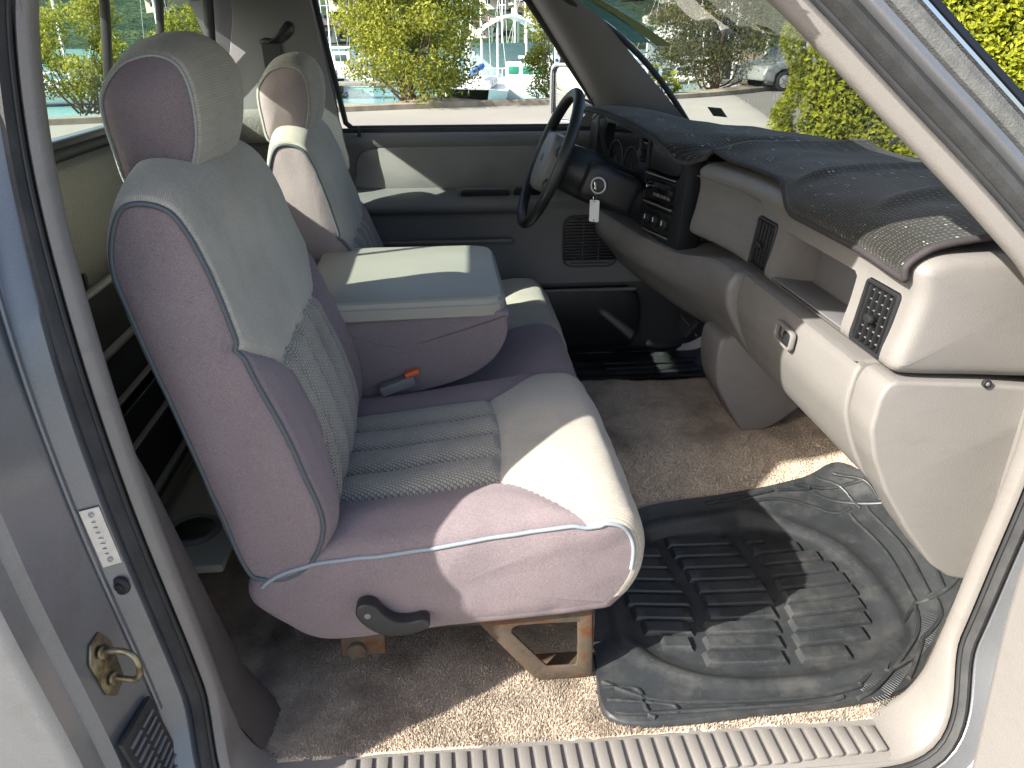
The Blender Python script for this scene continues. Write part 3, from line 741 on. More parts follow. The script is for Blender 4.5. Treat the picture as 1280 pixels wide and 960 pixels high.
UP = [(.97, .715), (.80, .722), (.70, .722), (.662, .717), (.644, .704), (.644, .688), (.647, .66), (.640, .61), (.632, .575), (.634, .556), (.66, .547), (.74, .542), (.90, .535), (.97, .56)]
dash = loft_y('dashboard', UP, .108, .985, M_tan, T, n=150, nb=120, r=.022, ctr=(.78, .64))
dash['label'] = 'taupe plastic dashboard with black instrument surround'
box('dash_carcass', (.76, 1.25, .62), (.26, .50, .20), M_blk, dash, bev=.01)
# tilted face frame: a = along y, b = up the face
FO = np.array((.6325, 0, .556)); FB = np.array((.0145, 0, .113)); FB = FB/np.linalg.norm(FB); FN = np.cross((0, 1, 0), FB); FN = FN/np.linalg.norm(FN)
if FN[0] > 0: FN = -FN
def fp(y, b, out=0): return FO+np.array((0, y, 0))+FB*b+FN*out
def fprism(name, pts, d0, d1, mat, parent, bev=.001, holes=(), **k):   # outline in (y,b), from d0 to d1 along the outward normal
    ez = np.cross((0, 1, 0), FB); sgn = 1 if ez@FN > 0 else -1
    return prism(name, pts, sgn*(d1-d0), mat, parent, fr=(FO+FN*d0, (0, 1, 0), FB), bev=bev, holes=holes, **k)
tc = fprism('c', [(.268, .004), (.275, .094), (.285, .100), (.545, .100), (.552, .094), (.560, .008), (.552, .002), (.276, .0)], -.09, .03, M_tan, None, bev=0)
v1 = fprism('c', rrect(.094, .104, .008, c=(.195, .052)), -.03, .03, None, None, bev=0); v2 = fprism('c', rrect(.094, .104, .008, c=(.635, .052)), -.03, .03, None, None, bev=0)
cut(dash, [tc, v1, v2])
fprism('shelf_liner', [(.275, .003), (.282, .096), (.545, .096), (.552, .003)], -.086, -.082, M_gry, dash)
prism('shelf_floor', [(.272, 0), (.555, 0), (.55, .08), (.277, .08)], .003, M_gry, dash, fr=(fp(0, .008, -.002), (0, 1, 0), -FN), bev=.001)
def airvent(yc):
    fr_ = fprism('air_vent', rrect(.092, .100, .007, c=(yc, .052)), -.012, .003, M_blk, dash, bev=.0015, holes=[rrect(.080, .088, .004, c=(yc, .052))])
    fprism('vent_back', rrect(.084, .092, .003, c=(yc, .052)), -.028, -.024, M_blkg, dash, bev=0)
    for i in range(6):
        b = .052-.036+.0144*i
        box('vent_blade', fp(yc, b, -.009), (.010, .080, .0016), M_gry, dash, rot=Matrix.Rotation(R(7), 3, 'Y'), bev=.0004)
    for i in range(5):
        box('vent_fin', fp(yc-.032+.016*i, .052, -.003), (.010, .0022, .086), M_blk, dash, rot=Matrix.Rotation(R(7), 3, 'Y'), bev=.0006)
    k = prism('vent_knob', [(.011*math.cos(a), .007*math.sin(a)) for a in np.linspace(0, 6.283, 20, endpoint=False)], .008, M_blk, dash, fr=(fp(yc, .050, .004), (0, -1, 0), FB), bev=.002)
airvent(.195); airvent(.635)
# lower dash: end piece, glove box door, driver knee roll
LO_ = [(.640, .5445), (.626, .538), (.618, .518), (.615, .465), (.630, .415), (.662, .352), (.708, .308), (.75, .292), (.90, .30), (.92, .53)]
gb = loft_y('glove_box_door', [(x-.002, z) for x, z in LO_], .1785, .664, M_tan, T, nb=40, r=.006, ctr=(.75, .43)); gb['label'] = 'taupe glove box door with a black latch'
LK = [(.628, .54), (.604, .532), (.590, .505), (.594, .465), (.616, .42), (.655, .36), (.70, .315), (.75, .295), (.90, .30), (.92, .53)]
kn = loft_y('knee_roll', LK, .6665, 1.50, M_knee, T, nb=60, r=.012, ctr=(.75, .43))
for v in kn.data.vertices: v.co.z -= .036*float(sst(.74, 1.0, v.co.y))*float(sst(.36, .5, v.co.z)); kn['label'] = 'shaded taupe padded knee roll under the instrument panel'
lc = prism('latch_recess', rrect(.074, .036, .010, c=(0, 0)), .010, M_tan2, gb, fr=((.609, .405, .500), (0, -1, -.06), (.10, 0, 1)), bev=.0025, holes=[rrect(.060, .024, .006)])
box('latch', (.605, .388, .499), (.014, .030, .024), M_blk, gb, rot=Matrix.Rotation(R(6), 3, 'Y'), bev=.004)
# near end: kick panel under the end of the dash
prism('kick_panel', lin([(.640, .5425), (.626, .537), (.618, .516), (.615, .465), (.630, .415), (.662, .352), (.715, .275), (.77, .208), (.805, .182), (.84, .172), (.92, .17), (.93, .35), (.93, .515), (.78, .533)], 90, True), .072, M_tan, T, fr=((0, .1765, 0), (1, 0, 0), (0, 0, 1)), bev=.010, segs=4)
box('post_trim', (.90, .085, .33), (.12, .05, .70), M_tan, T, bev=.02)
disc('screw', (.776, .1035, .535), (0, 1, 0), .0065, .006, M_blk, dash); disc('screw_socket', (.776, .1005, .535), (0, 1, 0), .003, .003, M_gry, dash)
prism('defroster_slot', rrect(.060, .014, .005), .006, M_blk, dash, fr=((.748, .118, .6935), (1, .0, .0), (0, .8, .6)), bev=.001)
# dash top pad seam on the passenger side
tube('pad_seam', [(.643+ddx(y)-.001, y, .685+.012*(y-.7)) for y in np.linspace(.68, .975, 20)], .0016, M_gry, dash, seg=5)

# ---- black instrument surround
BO = np.array((.578, .990, 0)); BX = np.array((-.238, .971, 0)); BZ = np.array((.06, 0, 1.0)); BN = -np.cross(BX, BZ/np.linalg.norm(BZ))
def bp(u, z, out=0): return BO+BX*u+np.array((.06*(z-.6), 0, z))+BN*out
def bprism(name, pts, d0, d1, mat, parent, bev=.0015, holes=(), segs=2, **k):
    o = BO-np.array((.036, 0, 0))+BN*d0; return prism(name, [(a, b*1.0018) for a, b in pts], -(d1-d0), mat, parent, fr=(o, BX, BZ), bev=bev, holes=[[(a, b*1.0018) for a, b in h] for h in holes], segs=segs, **k)
out = even([(.0, .50), (.0, .60), (.002, .70), (.02, .728), (.10, .752), (.26, .775), (.42, .785), (.54, .783), (.575, .765), (.58, .70), (.57, .62), (.52, .56), (.40, .545), (.25, .530), (.12, .508), (.03, .492)], 110, True)
cl = even([(.262, .60), (.262, .735), (.30, .752), (.42, .763), (.50, .760), (.525, .74), (.522, .64), (.49, .585), (.30, .575)], 60, True)
md = even([(.045, .668), (.044, .715), (.070, .735), (.135, .746), (.196, .750), (.203, .745), (.203, .676), (.196, .670)], 50, True)
bez = bprism('instrument_surround', out, -.055, 0, M_blk, T, bev=.006, segs=3, holes=[cl, md, rrect(.032, .062, .004, c=(.232, .715)), rrect(.160, .064, .004, c=(.125, .628)), rrect(.150, .066, .004, c=(.120, .552))])
bez['label'] = 'black instrument surround holding gauges, radio and heater controls'
tube('surround_edge', [np.array(bp(a, b, .0)) for a, b in even([(.006, .715), (.03, .729), (.10, .750), (.26, .773), (.42, .783), (.53, .781), (.568, .765)], 60)], .0042, M_gry, bez, seg=8)
bprism('instrument_lens', cl, -.032, -.028, M_lens, bez, bev=0)
for (u, z, r_) in ((.345, .665, .045), (.445, .672, .045), (.29, .70, .02), (.29, .64, .02)):
    torus('gauge_ring', bp(u, z, -.026), BN, r_, .0014, M_gry, bez, n=40, m=6)
    tube('gauge_needle', [bp(u, z, -.025), bp(u-r_*.5, z-r_*.5, -.025)], .0012, M_orange if False else M_gry, bez, seg=5)
bprism('upper_panel', even([(.052, .676), (.051, .712), (.074, .729), (.135, .739), (.190, .742), (.196, .738), (.196, .682), (.190, .676)], 50, True), -.012, -.004, M_blk, bez, bev=.003)
bprism('switch', rrect(.024, .024, .003, c=(.232, .724)), -.012, -.002, M_blkg, bez); bprism('switch', rrect(.024, .022, .003, c=(.232, .697)), -.012, -.002, M_blkg, bez)
disc('switch_knob', bp(.232, .705, .004), BN, .008, .012, M_blk, bez, bev=.002)
rad = bprism('radio', rrect(.152, .056, .003, c=(.125, .628)), -.014, -.004, M_blkg, bez)
bprism('tape_slot', rrect(.086, .012, .002, c=(.118, .640)), -.006, -.002, M_blk, bez)
for i in range(5): bprism('radio_button', rrect(.012, .008, .0015, c=(.078+.018*i, .616)), -.005, -.001, M_gry, bez, bev=.0008)
for u in (.060, .188): disc('radio_knob', bp(u, .632, .002), BN, .010, .014, M_chr if u > .1 else M_blk, bez, bev=.002)
hc = bprism('heater_panel', rrect(.142, .058, .003, c=(.120, .552)), -.014, -.004, M_blk, bez)
for u in (.075, .12, .165): disc('heater_knob', bp(u, .553, .002), BN, .016, .014, M_blk, bez, bev=.003); bprism('knob_mark', rrect(.0025, .012, .0008, c=(u, .556)), .006, .0105, M_white, bez, bev=0)
bprism('ash_drawer', rrect(.13, .004, .001, c=(.12, .520)), -.004, .002, M_gry, bez, bev=.0006)
for (u0, z0, u1, z1) in ((.05, .664, .205, .664), (.05, .592, .20, .592), (.262, .58, .262, .56)):
    tube('edge_glint', [bp(u0, z0, .001), bp(u1, z1, .001)], .0014, M_grylt, bez, seg=5)  # thin pale lines painted in for edges that catch the light

# ---- steering column and wheel
WC = np.array((.283, 1.25, .69)); WN = np.array((-.92, 0, .39)); WN = WN/np.linalg.norm(WN); WU = np.array((.39, 0, .92)); WU = WU/np.linalg.norm(WU); WY = np.array((0, 1, 0))
col = tube('steering_column', [WC-WN*d for d in (.03, .05, .11, .17, .24, .34)], 1.0, M_blk, T, seg=18, rfn=lambda f: np.interp(f, [0, .2, .45, .7, 1], [.048, .062, .068, .066, .05]))
sw = torus('steering_wheel', WC, WN, .178, .0148, M_blk, T, n=72, m=14); sw['label'] = 'black four-spoke steering wheel'
def wp(a, b, c=0): return WC+WY*a+WU*b+WN*c
hubp = even([(-.075, .045), (-.05, .066), (.0, .07), (.05, .066), (.075, .045), (.085, .0), (.075, -.05), (.05, -.078), (0, -.085), (-.05, -.078), (-.075, -.05), (-.085, .0)], 50, True)
prism('airbag_hub', hubp, .05, M_gry, sw, fr=(WC-WN*.035, WU, WY) if False else (WC-WN*.03, -WY, WU) if np.cross(-WY, WU)@WN > 0 else (WC-WN*.03, WY, WU), bev=.014, segs=4)
prism('hub_badge', rrect(.030, .022, .004), .052, M_blk, sw, fr=(WC-WN*.03, -WY, WU) if np.cross(-WY, WU)@WN > 0 else (WC-WN*.03, WY, WU), bev=.002)
for s in (-1, 1):
    for (b0, b1, w_) in ((.03, .055, .016), (-.05, -.10, .014)):
        tube('spoke', even([wp(s*.07, b0, -.002), wp(s*.12, (b0+b1)/2, -.008), wp(s*.158 if b0 > 0 else s*.145, b1*1.0, -.002)], 14), w_, M_blk, sw, seg=10, flat=.55, up=WN)
ign = prism('column_shroud', rrect(.15, .10, .02), .085, M_blk, col, fr=((.435, 1.142, .625), (.92, 0, -.39), (.39, 0, .92)), bev=.014, segs=3) if False else box('column_shroud', (.435, 1.20, .625), (.15, .10, .10), M_blk, col, rot=Matrix.Rotation(R(23), 3, 'Y'), bev=.02, segs=3)
IG = np.array((.402, 1.139, .640)); IA = Vector((-.55, -.83, .1)).normalized()
disc('ignition_lock', IG+np.array(IA)*.004, IA, .020, .016, M_blk, col, bev=.003); torus('lock_ring', IG+np.array(IA)*.012, IA, .0195, .0028, M_alu, col, n=32, m=8)
tube('shift_lever', even([(.43, 1.19, .69), (.40, 1.13, .76), (.395, 1.10, .795)], 16), .007, M_blk, col); disc('lever_knob', (.393, 1.098, .80), (-.1, -.3, 1), .012, .026, M_blk, col, bev=.005)
tube('turn_stalk', even([(.40, 1.32, .65), (.36, 1.40, .68), (.34, 1.46, .69)], 12), .007, M_blk, col)
# ignition key with a blank white tag: things that can be taken out
key = prism('ignition_key', [(-.004, -.002), (.004, -.002), (.005, .012), (.010, .018), (.010, .028), (-.010, .028), (-.010, .018), (-.005, .012)], .003, M_chr, None, fr=(IG+np.array(IA)*.012, np.array((-.1, .15, .9)), np.array(IA)), bev=.0008)
tag(key, 'silver ignition key turned in the steering column lock', 'key')
kc = IG+np.array(IA)*.036
kt = prism('key_tag', rrect(.026, .056, .003), .0012, M_white, None, fr=(kc+np.array((.001, -.004, -.062)), (.85, -.52, 0), (0, 0, 1)), bev=.0003, holes=[[(.002*math.cos(a), .023+.002*math.sin(a)) for a in np.linspace(0, 6.28, 10, endpoint=False)]])
tag(kt, 'blank white plastic key tag hanging from the ignition key', 'key tag')
torus('split_ring', kc+np.array((.001, -.003, -.030)), (.85, -.52, .1), .010, .0009, M_chr, kt, n=24, m=5); disc('tag_dot', kc+np.array((.0, -.0055, -.085)), (.52, .85, 0), .0018, .001, M_blk, kt)
# ---- lower console, pedal
lcn = prism('lower_console', even([(.615, .345), (.64, .365), (.75, .36), (.86, .35), (.86, .22), (.80, .15), (.73, .112), (.70, .118), (.665, .17), (.622, .25)], 50, True), .125, M_knee, T, fr=((0, .865, 0), (1, 0, 0), (0, 0, 1)), bev=.012, segs=3)
prism('console_tab', rrect(.024, .05, .008), .006, M_knee, lcn, fr=((.79, .735, .285), (1, -.2, 0), (0, 0, 1)), bev=.002); disc('tab_screw', (.79, .728, .285), (0, 1, 0), .006, .006, M_blk, lcn)
tube('wire_loom', even([(.80, .72, .30), (.84, .66, .25), (.88, .62, .24), (.93, .58, .28)], 24), .007, M_blk, T, seg=8)
pd_ = box('brake_pedal', (.725, 1.30, .19), (.014, .10, .062), M_rub, T, rot=Matrix.Rotation(R(38), 3, 'Y'), bev=.004)
for i in range(4): box('pedal_rib', (.718+.009*i-.004, 1.30, .200-.0115*i+.014-.01), (.003, .092, .004), M_gry, pd_, rot=Matrix.Rotation(R(38), 3, 'Y'), bev=.001)
tube('pedal_arm', even([(.735, 1.30, .19), (.82, 1.30, .26), (.88, 1.30, .42)], 12), .009, M_blk, pd_)

# ------------------------------------------------------------------ far side: driver door, pillars
DO = [(1.615, .722), (1.590, .724), (1.572, .716), (1.566, .70), (1.572, .685), (1.578, .66), (1.578, .575), (1.560, .558), (1.520, .545), (1.498, .528), (1.498, .510), (1.515, .495), (1.545, .480), (1.552, .40), (1.540, .25), (1.540, .06), (1.57, -.02), (1.62, -.03)]
DOs = even(DO, 70)
def dfn(u, v):
    x = -.36+1.14*u; p = DOs[min(69, int(round(v*69)))]
    y, z = p; f = float(sst(.16, .34, x)); s_ = float(sst(.56, .50, z)*sst(.0, .05, z))
    y = y*(1-f*s_)+ (1.515-.018*float(sst(.40, .25, z)))*f*s_
    return (x, y, z)
dd_ = surf('driver_door', 90, 44, lambda u, v: dfn(u, v*43/69), M_door, T, sharp=50)
surf('lower_door_panel', 90, 27, lambda u, v: dfn(u, (43+26*v)/69), M_dark, dd_, sharp=50); dd_['label'] = 'closed driver door with grey lining, armrest and speaker'
ins = prism('cloth_insert', even([(-.245, .565), (-.262, .60), (-.258, .645), (-.225, .676), (-.10, .684), (.15, .684), (.38, .684), (.40, .67), (.40, .59), (.38, .567), (.1, .562)], 70, True), .010, M_doorc, dd_, fr=((0, 1.580, 0), (1, 0, 0), (0, 0, 1)), bev=.004)
prism('pull_cup', rrect(.15, .026, .012, c=(.125, 0)), .010, M_blk, dd_, fr=((0, 1.526, .553), (1, 0, 0), (0, -.45, .85)), bev=.003); prism('cup_rim', rrect(.166, .040, .018, c=(.125, 0)), .004, M_gry, dd_, fr=((0, 1.530, .551), (1, 0, 0), (0, -.45, .85)), bev=.0015, holes=[rrect(.150, .026, .012, c=(.125, 0))])
prism('window_switch', rrect(.085, .05, .008, c=(.255, 0)), .010, M_blkg, dd_, fr=((0, 1.530, .548), (1, 0, 0), (0, -.5, .85)), bev=.003)
prism('door_lever', rrect(.05, .02, .006, c=(.30, .665)), .02, M_blk, dd_, fr=((.13, 1.570, .0), (1, 0, 0), (0, 0, 1)), bev=.004)
sg_ = prism('speaker_surround', rrect(.180, .165, .035, c=(.455, .40)), .010, M_dark, dd_, fr=((0, 1.512, 0), (1, 0, 0), (0, 0, 1)), bev=.003, holes=[rrect(.168, .153, .031, c=(.455, .40))])
prism('speaker_well', rrect(.17, .155, .03, c=(.455, .40)), .004, M_blkg, dd_, fr=((0, 1.5125, 0), (1, 0, 0), (0, 0, 1)), bev=0)
for i in range(15):
    z = .332+.0098*i; hw = .084-(.02*max(0, abs(i-7)-5)/2)
    box('speaker_slat', (.455, 1.503, z), (hw*2, .006, .0034), M_dark, dd_, bev=.0008)
for u in (.43, .48): box('speaker_bar', (u, 1.507, .40), (.002, .003, .15), M_gry, dd_, bev=0)
poc = prism('map_pocket', even([(-.1, .06), (-.1, .25), (.2, .255), (.54, .255), (.60, .245), (.622, .20), (.622, .12), (.60, .07), (.56, .055), (.2, .055)], 70, True), .055, M_blk, dd_, fr=((0, 1.527, 0), (1, 0, 0), (0, 0, 1)), bev=.014, segs=3)
prism('pocket_mouth', rrect(.42, .034, .014, c=(.37, 0)), .004, M_blkg, dd_, fr=((0, 1.500, .2555), (1, 0, 0), (0, 1, .02)), bev=0); tube('pocket_lip', [(x, 1.472, .252) for x in np.linspace(-.1, .60, 20)], .006, M_gry, dd_, seg=8)
box('lower_door_ridge', (.0, 1.528, .405), (.42, .03, .014), M_gry, dd_, bev=.006)
# far window
FW = [(-.283, 1.612, .735), (.52, 1.612, .735), (.49, 1.606, .775), (.255, 1.575, 1.085), (.22, 1.57, 1.115), (-.34, 1.57, 1.115), (-.338, 1.575, 1.081)]
mk('door_glass', FW, [(0, 1, 2, 3, 4, 5, 6)], M_gl_side, dd_, smooth=False)
tube('window_gasket', lin(FW[4:]+FW[:1]+[(.60, 1.612, .735)], 60), .0085, M_rub, dd_, seg=8); tube('window_gasket', lin(FW[1:5], 30), .011, M_rub, dd_, seg=8)
box('belt_strip', (.15, 1.603, .729), (.95, .012, .014), M_rub, dd_, bev=.003)
box('door_skin', (.15, 1.70, .25), (1.1, .03, .95), M_paint, dd_, bev=.02)
mk('quarter_glass_sail', [(.40, 1.60, .73), (.60, 1.60, .73), (.60, 1.60, .78), (.47, 1.60, .80)], [(0, 1, 2, 3)], M_gry, dd_, smooth=False)
disc('door_lock_pin', (-.245, 1.575, .73), (0, 0, 1), .005, .03, M_blk, dd_)
# far windscreen pillar and corner trims
a0, a1 = np.array((.215, 1.585, 1.15)), np.array((.500, 1.605, .745)); b0, b1 = np.array((.345, 1.43, 1.135)), np.array((.735, 1.475, .745))
fpil = surf('windscreen_pillar', 14, 24, lambda u, v: tuple((a0*(1-v)+a1*v)*(1-u)+(b0*(1-v)+b1*v)*u+np.array((-.03, -.035, -.012))*math.sin(math.pi*u)), M_gry, T)
fpil['label'] = 'grey trim of the windscreen pillar on the driver side'
tube('sticker_cable', even([(.30, 1.55, 1.09), (.34, 1.548, 1.0), (.40, 1.555, .92), (.46, 1.57, .86), (.45, 1.58, .80)], 40), .0012, M_blk, fpil, seg=5)
nA = surf('windscreen_pillar', 8, 24, lambda u, v: tuple((np.array((.30, .115, 1.13))*(1-v)+np.array((.755, .045, .70))*v)*(1-u)+(np.array((.365, .17, 1.135))*(1-v)+np.array((.80, .10, .72))*v)*u), M_tan2, T)
ct = prism('belt_pillar_trim', even([(-.345, 1.15), (-.342, 1.08), (-.300, .80), (-.285, .72), (-.30, .60), (-.60, .58), (-.605, .80), (-.555, 1.04), (-.545, 1.15)], 60, True), .012, M_gry, T, fr=((0, 1.535, 0), (1, 0, 0), (0, 0, 1)), bev=.004)
ct['label'] = 'grey pillar trim with a curved seat belt slot behind the driver seat'
prism('belt_slot', even([(-.492, .975), (-.478, .965), (-.44, .968), (-.41, .985), (-.395, 1.005), (-.398, 1.022), (-.412, 1.026), (-.428, 1.01), (-.45, .985), (-.475, .985)], 40, True), .004, M_blkg, ct, fr=((0, 1.5225, 0), (1, 0, 0), (0, 0, 1)), bev=.001)
surf('seat_belt', 2, 20, lambda u, v: (-.485+.05*u+.02*v, 1.515-.02*v, .97-.55*v), M_blk, ct)
box('corner_shelf', (-.53, 1.50, .755), (.14, .08, .09), M_carpg, T, bev=.03, segs=3)
mk('far_side_wall', [(-.7, 1.60, -.3), (-.3, 1.60, -.3), (-.3, 1.60, .74), (-.7, 1.60, .82), (-.34, 1.56, 1.2), (-.7, 1.52, 1.2), (-.31, 1.59, .9), (-.62, 1.56, .9)], [(0, 1, 2, 3), (2, 6, 7, 3), (6, 4, 5, 7)], M_paint, T)
box('far_roof_rail', (-.15, 1.55, 1.135), (1.1, .06, .04), M_gry, T)
box('rocker_panel', (.2, .8, -.22), (2.0, 1.95, .28), M_paint, T, bev=.03)
# outside mirror
MN = Vector((-.80, -.60, 0)).normalized(); MU = Vector((0, 0, 1)); MX = Vector((.60, -.80, 0))
mc = np.array((.43, 1.80, .815))
mh = prism('door_mirror', rrect(.19, .185, .03), .06, M_blk, dd_, fr=(mc+np.array(MN)*0, MX, MU), bev=.015, segs=3) if np.cross(MX, MU)@np.array(MN) < 0 else prism('door_mirror', rrect(.19, .185, .03), -.06, M_blk, dd_, fr=(mc, MX, MU), bev=.015, segs=3)
k_ = -1 if np.cross(MX, MU)@np.array(MN) < 0 else 1
prism('mirror_glass', rrect(.160, .160, .02), k_*.003, plain('mirror_silver', (.88, .9, .9), .02, .0, metal=1), dd_, fr=(mc+np.array(MN)*.001, MX, MU), bev=.0005)
prism('mirror_rim', rrect(.192, .187, .03), k_*.012, M_chr, dd_, fr=(mc, MX, MU), bev=.003, holes=[rrect(.164, .164, .021)])
tube('mirror_arm', [(.47, 1.62, .78), (.45, 1.72, .79), (.45, 1.80, .80)], .012, M_blk, dd_)
# near door, standing open at the front hinge
dang = R(97); HD = np.array((.868, -.185, 0)); dx_ = np.array((0.02, -1.0, 0)); dn = np.array((-1.0, -.02, 0))
def dp(s, z, o=0): q = HD+dx_*s+dn*o; return np.array((q[0], q[1], z))
pd2 = mk('passenger_door', [dp(s, z, o) for o in (0, .19) for (s, z) in ((0, -.18), (1.1, -.18), (1.1, .66), (0, .66))], [(0, 1, 2, 3), (4, 5, 6, 7), (0, 1, 5, 4), (1, 2, 6, 5), (2, 3, 7, 6), (3, 0, 4, 7)], M_paint, T, smooth=False)
pd2['label'] = 'open passenger door at the lower right edge'
prism('door_lining', even([(.03, -.14), (.02, .1), (.03, .60), (.5, .62), (1.04, .60), (1.05, 0), (1.03, -.14)], 70, True), -.035, M_tan, pd2, fr=(dp(0, 0, .19), dx_, (0, 0, 1)), bev=.014, segs=3) if np.cross(dx_, (0, 0, 1))@dn < 0 else prism('door_lining', even([(.03, -.14), (.02, .1), (.03, .60), (.5, .62), (1.04, .60), (1.05, 0), (1.03, -.14)], 70, True), .035, M_tan, pd2, fr=(dp(0, 0, .19), dx_, (0, 0, 1)), bev=.014, segs=3)
hg = box('door_hinge', (.80, -.15, .13), (.10, .07, .05), M_paint, T, bev=.008); disc('hinge_pin', (.83, -.19, .13), (0, 0, 1), .010, .08, M_paint, hg)

# cargo bed and near wheels, outside the frame but part of the truck
bm = bmesh.new()
for c, s in (((-1.75, -.11, .08), (1.75, .06, .62)), ((-1.75, 1.71, .08), (1.75, .06, .62)), ((-.90, .8, .08), (.05, 1.76, .62)), ((-2.6, .8, .08), (.05, 1.76, .62)), ((-1.75, .8, -.18), (1.7, 1.76, .05))): bxbm(bm, c, s, None, .015, 2)
frombm('cargo_bed', bm, M_paint, T)
for wx in (1.62, -1.85):
    for wy in (-.02, 1.62):
        wl = disc('wheel', (wx, wy, -.38), (0, 1, 0), .37, .24, M_rub, T, n=40, bev=.04); disc('rim', (wx, wy-.11 if wy < 1 else wy+.11, -.38), (0, 1, 0), .21, .03, M_alu, wl, n=32, bev=.008)

# ------------------------------------------------------------------ loose mats
MO = [(.228, .12), (.222, .052), (.234, .020), (.294, .006), (.484, .012), (.621, .018), (.717, .032), (.772, .066), (.86, .15), (.971, .278), (.966, .478), (.885, .606), (.79, .595), (.71, .582), (.603, .570), (.408, .551), (.346, .508), (.26, .36)]
mc_ = np.array((.545, .298)); MOe = even(MO, 160, True)
def ovr(a): return 1/((abs(math.cos(a))/.262)**2.6+(abs(math.sin(a))/.225)**2.6)**(1/2.6)
rows = []
RK = [(0, .3, .006), (0, .6, .006), (0, .85, .006), (0, .93, .0065), (0, .965, .012), (0, 1.0, .019), (0, 1.035, .0215), (0, 1.07, .020), (0, 1.10, .0165), (1, .12, .0155), (1, .35, .015), (1, .6, .0148), (1, .85, .0145), (1, .96, .0145), (1, .99, .012), (1, 1.0, .004)]
for (md_, f, h) in RK:
    for p in MOe:
        d = p-mc_; L = np.linalg.norm(d); a = math.atan2(d[1], d[0]); ro = min(ovr(a)*1.0, L*.80)
        r_ = ro*f if md_ == 0 else ro*1.10+(L-ro*1.10)*f
        r_ = min(r_, L*(.97+.03*f)); q = mc_+d/L*r_; rows.append((q[0], q[1], fz(q[0], q[1])+h))
nP = 160
FM = gridf(nP, len(RK), True)+[tuple(range(nP))[::-1]]
fm = mk('floor_mat', rows, FM, M_mat, None, sharp=35)
tag(fm, 'black rubber floor mat with raised ribs in the passenger footwell', 'floor mat')
bm = None
def sepx(k, y):
    return np.interp(y, [.083, .275, .521], [.394, .455, .425]) if k == 0 else np.interp(y, [.077, .293, .514], [.560, .615, .594])
y = .098
while y < .505:
    for k, (xa, xb) in enumerate(((-1, sepx(0, y)-.009), (sepx(0, y)+.009, sepx(1, y)-.009), (sepx(1, y)+.009, 2))):
        # limit by the oval at the outer long edge
        def inside(x): 
            d = np.array((x, y))-mc_; best = True
            for yy in (y-.013, y+.013):
                d = np.array((x, yy))-mc_; a = math.atan2(d[1], d[0])
                if np.linalg.norm(d) > ovr(a)*.88: best = False
            return best
        xs = [x for x in np.linspace(.27, .82, 180) if xa < x < xb and inside(x)]
        if len(xs) < 8: continue
        x0, x1 = xs[0], xs[-1]; n_ = 10; V = []
        for i in range(n_):
            x = x0+(x1-x0)*i/(n_-1); e = 1 if 0 < i < n_-1 else 0
            sl_ = -.010*math.sin((x-.3)*5)+.012*((x-.55)/.25)**2
            for (o_, h) in ((-.0158, .0), (-.0144, .0088), (-.0122, .0108), (.0122, .0108), (.0144, .0088), (.0158, .0)):
                V.append((x+(.007 if i == 0 else -.007)*(h > .001)*(1-e)*(h/.0108), y+o_+sl_, .0055+h*(1 if e else .9)))
        rb = mk('rib', V, gridf(6, n_)+[(0, 1, 2, 3, 4, 5), tuple((n_-1)*6+q for q in range(6))[::-1]], M_mat, fm, sharp=40)
    y += .0372
VE = [[(0.866, 0.503), (0.875, 0.368), (0.856, 0.225)], [(0.9, 0.502), (0.904, 0.357), (0.885, 0.232)], [(0.929, 0.493), (0.932, 0.344), (0.909, 0.229)], [(0.949, 0.304), (0.94, 0.245)], [(0.853, 0.221), (0.905, 0.222), (0.938, 0.236)], [(0.822, 0.590), (0.864, 0.562), (0.889, 0.504)], [(0.859, 0.59), (0.914, 0.551), (0.928, 0.499)], [(0.773, 0.580), (0.842, 0.566), (0.915, 0.554)], [(0.806, 0.56), (0.868, 0.528), (0.929, 0.493)], [(0.725, 0.57), (0.801, 0.57), (0.764, 0.58)], [(0.636, 0.548), (0.72, 0.553), (0.789, 0.535), (0.839, 0.514), (0.871, 0.514)], [(0.554, 0.550), (0.641, 0.56), (0.712, 0.57)], [(0.853, 0.221), (0.815, 0.188), (0.772, 0.137), (0.658, 0.050)], [(0.853, 0.221), (0.83, 0.168), (0.781, 0.118), (0.688, 0.044), (0.64, .022)], [(0.888, 0.214), (0.873, 0.175), (0.822, 0.141)], [(0.822, 0.141), (0.775, 0.085), (0.746, 0.055)], [(0.772, 0.137), (0.717, 0.073), (0.784, 0.101)], [(0.658, 0.046), (0.567, 0.030), (0.407, 0.034), (0.304, 0.049), (0.233, 0.092)], [(0.232, 0.08), (0.286, 0.071), (0.292, 0.026), (0.303, .014)], [(0.234, 0.054), (0.291, 0.044), (0.336, 0.033), (0.342, 0.018)], [(0.242, 0.028), (0.292, 0.022), (0.556, .020), (0.617, 0.027)]]
for v in VE:
    P = even([(a, b, 0) for a, b in v], 26); P = [np.array((p[0], p[1], fz(p[0], p[1])+.0158)) for p in P]
    tube('raised_vein', P, .0042, M_mat, fm, seg=6)
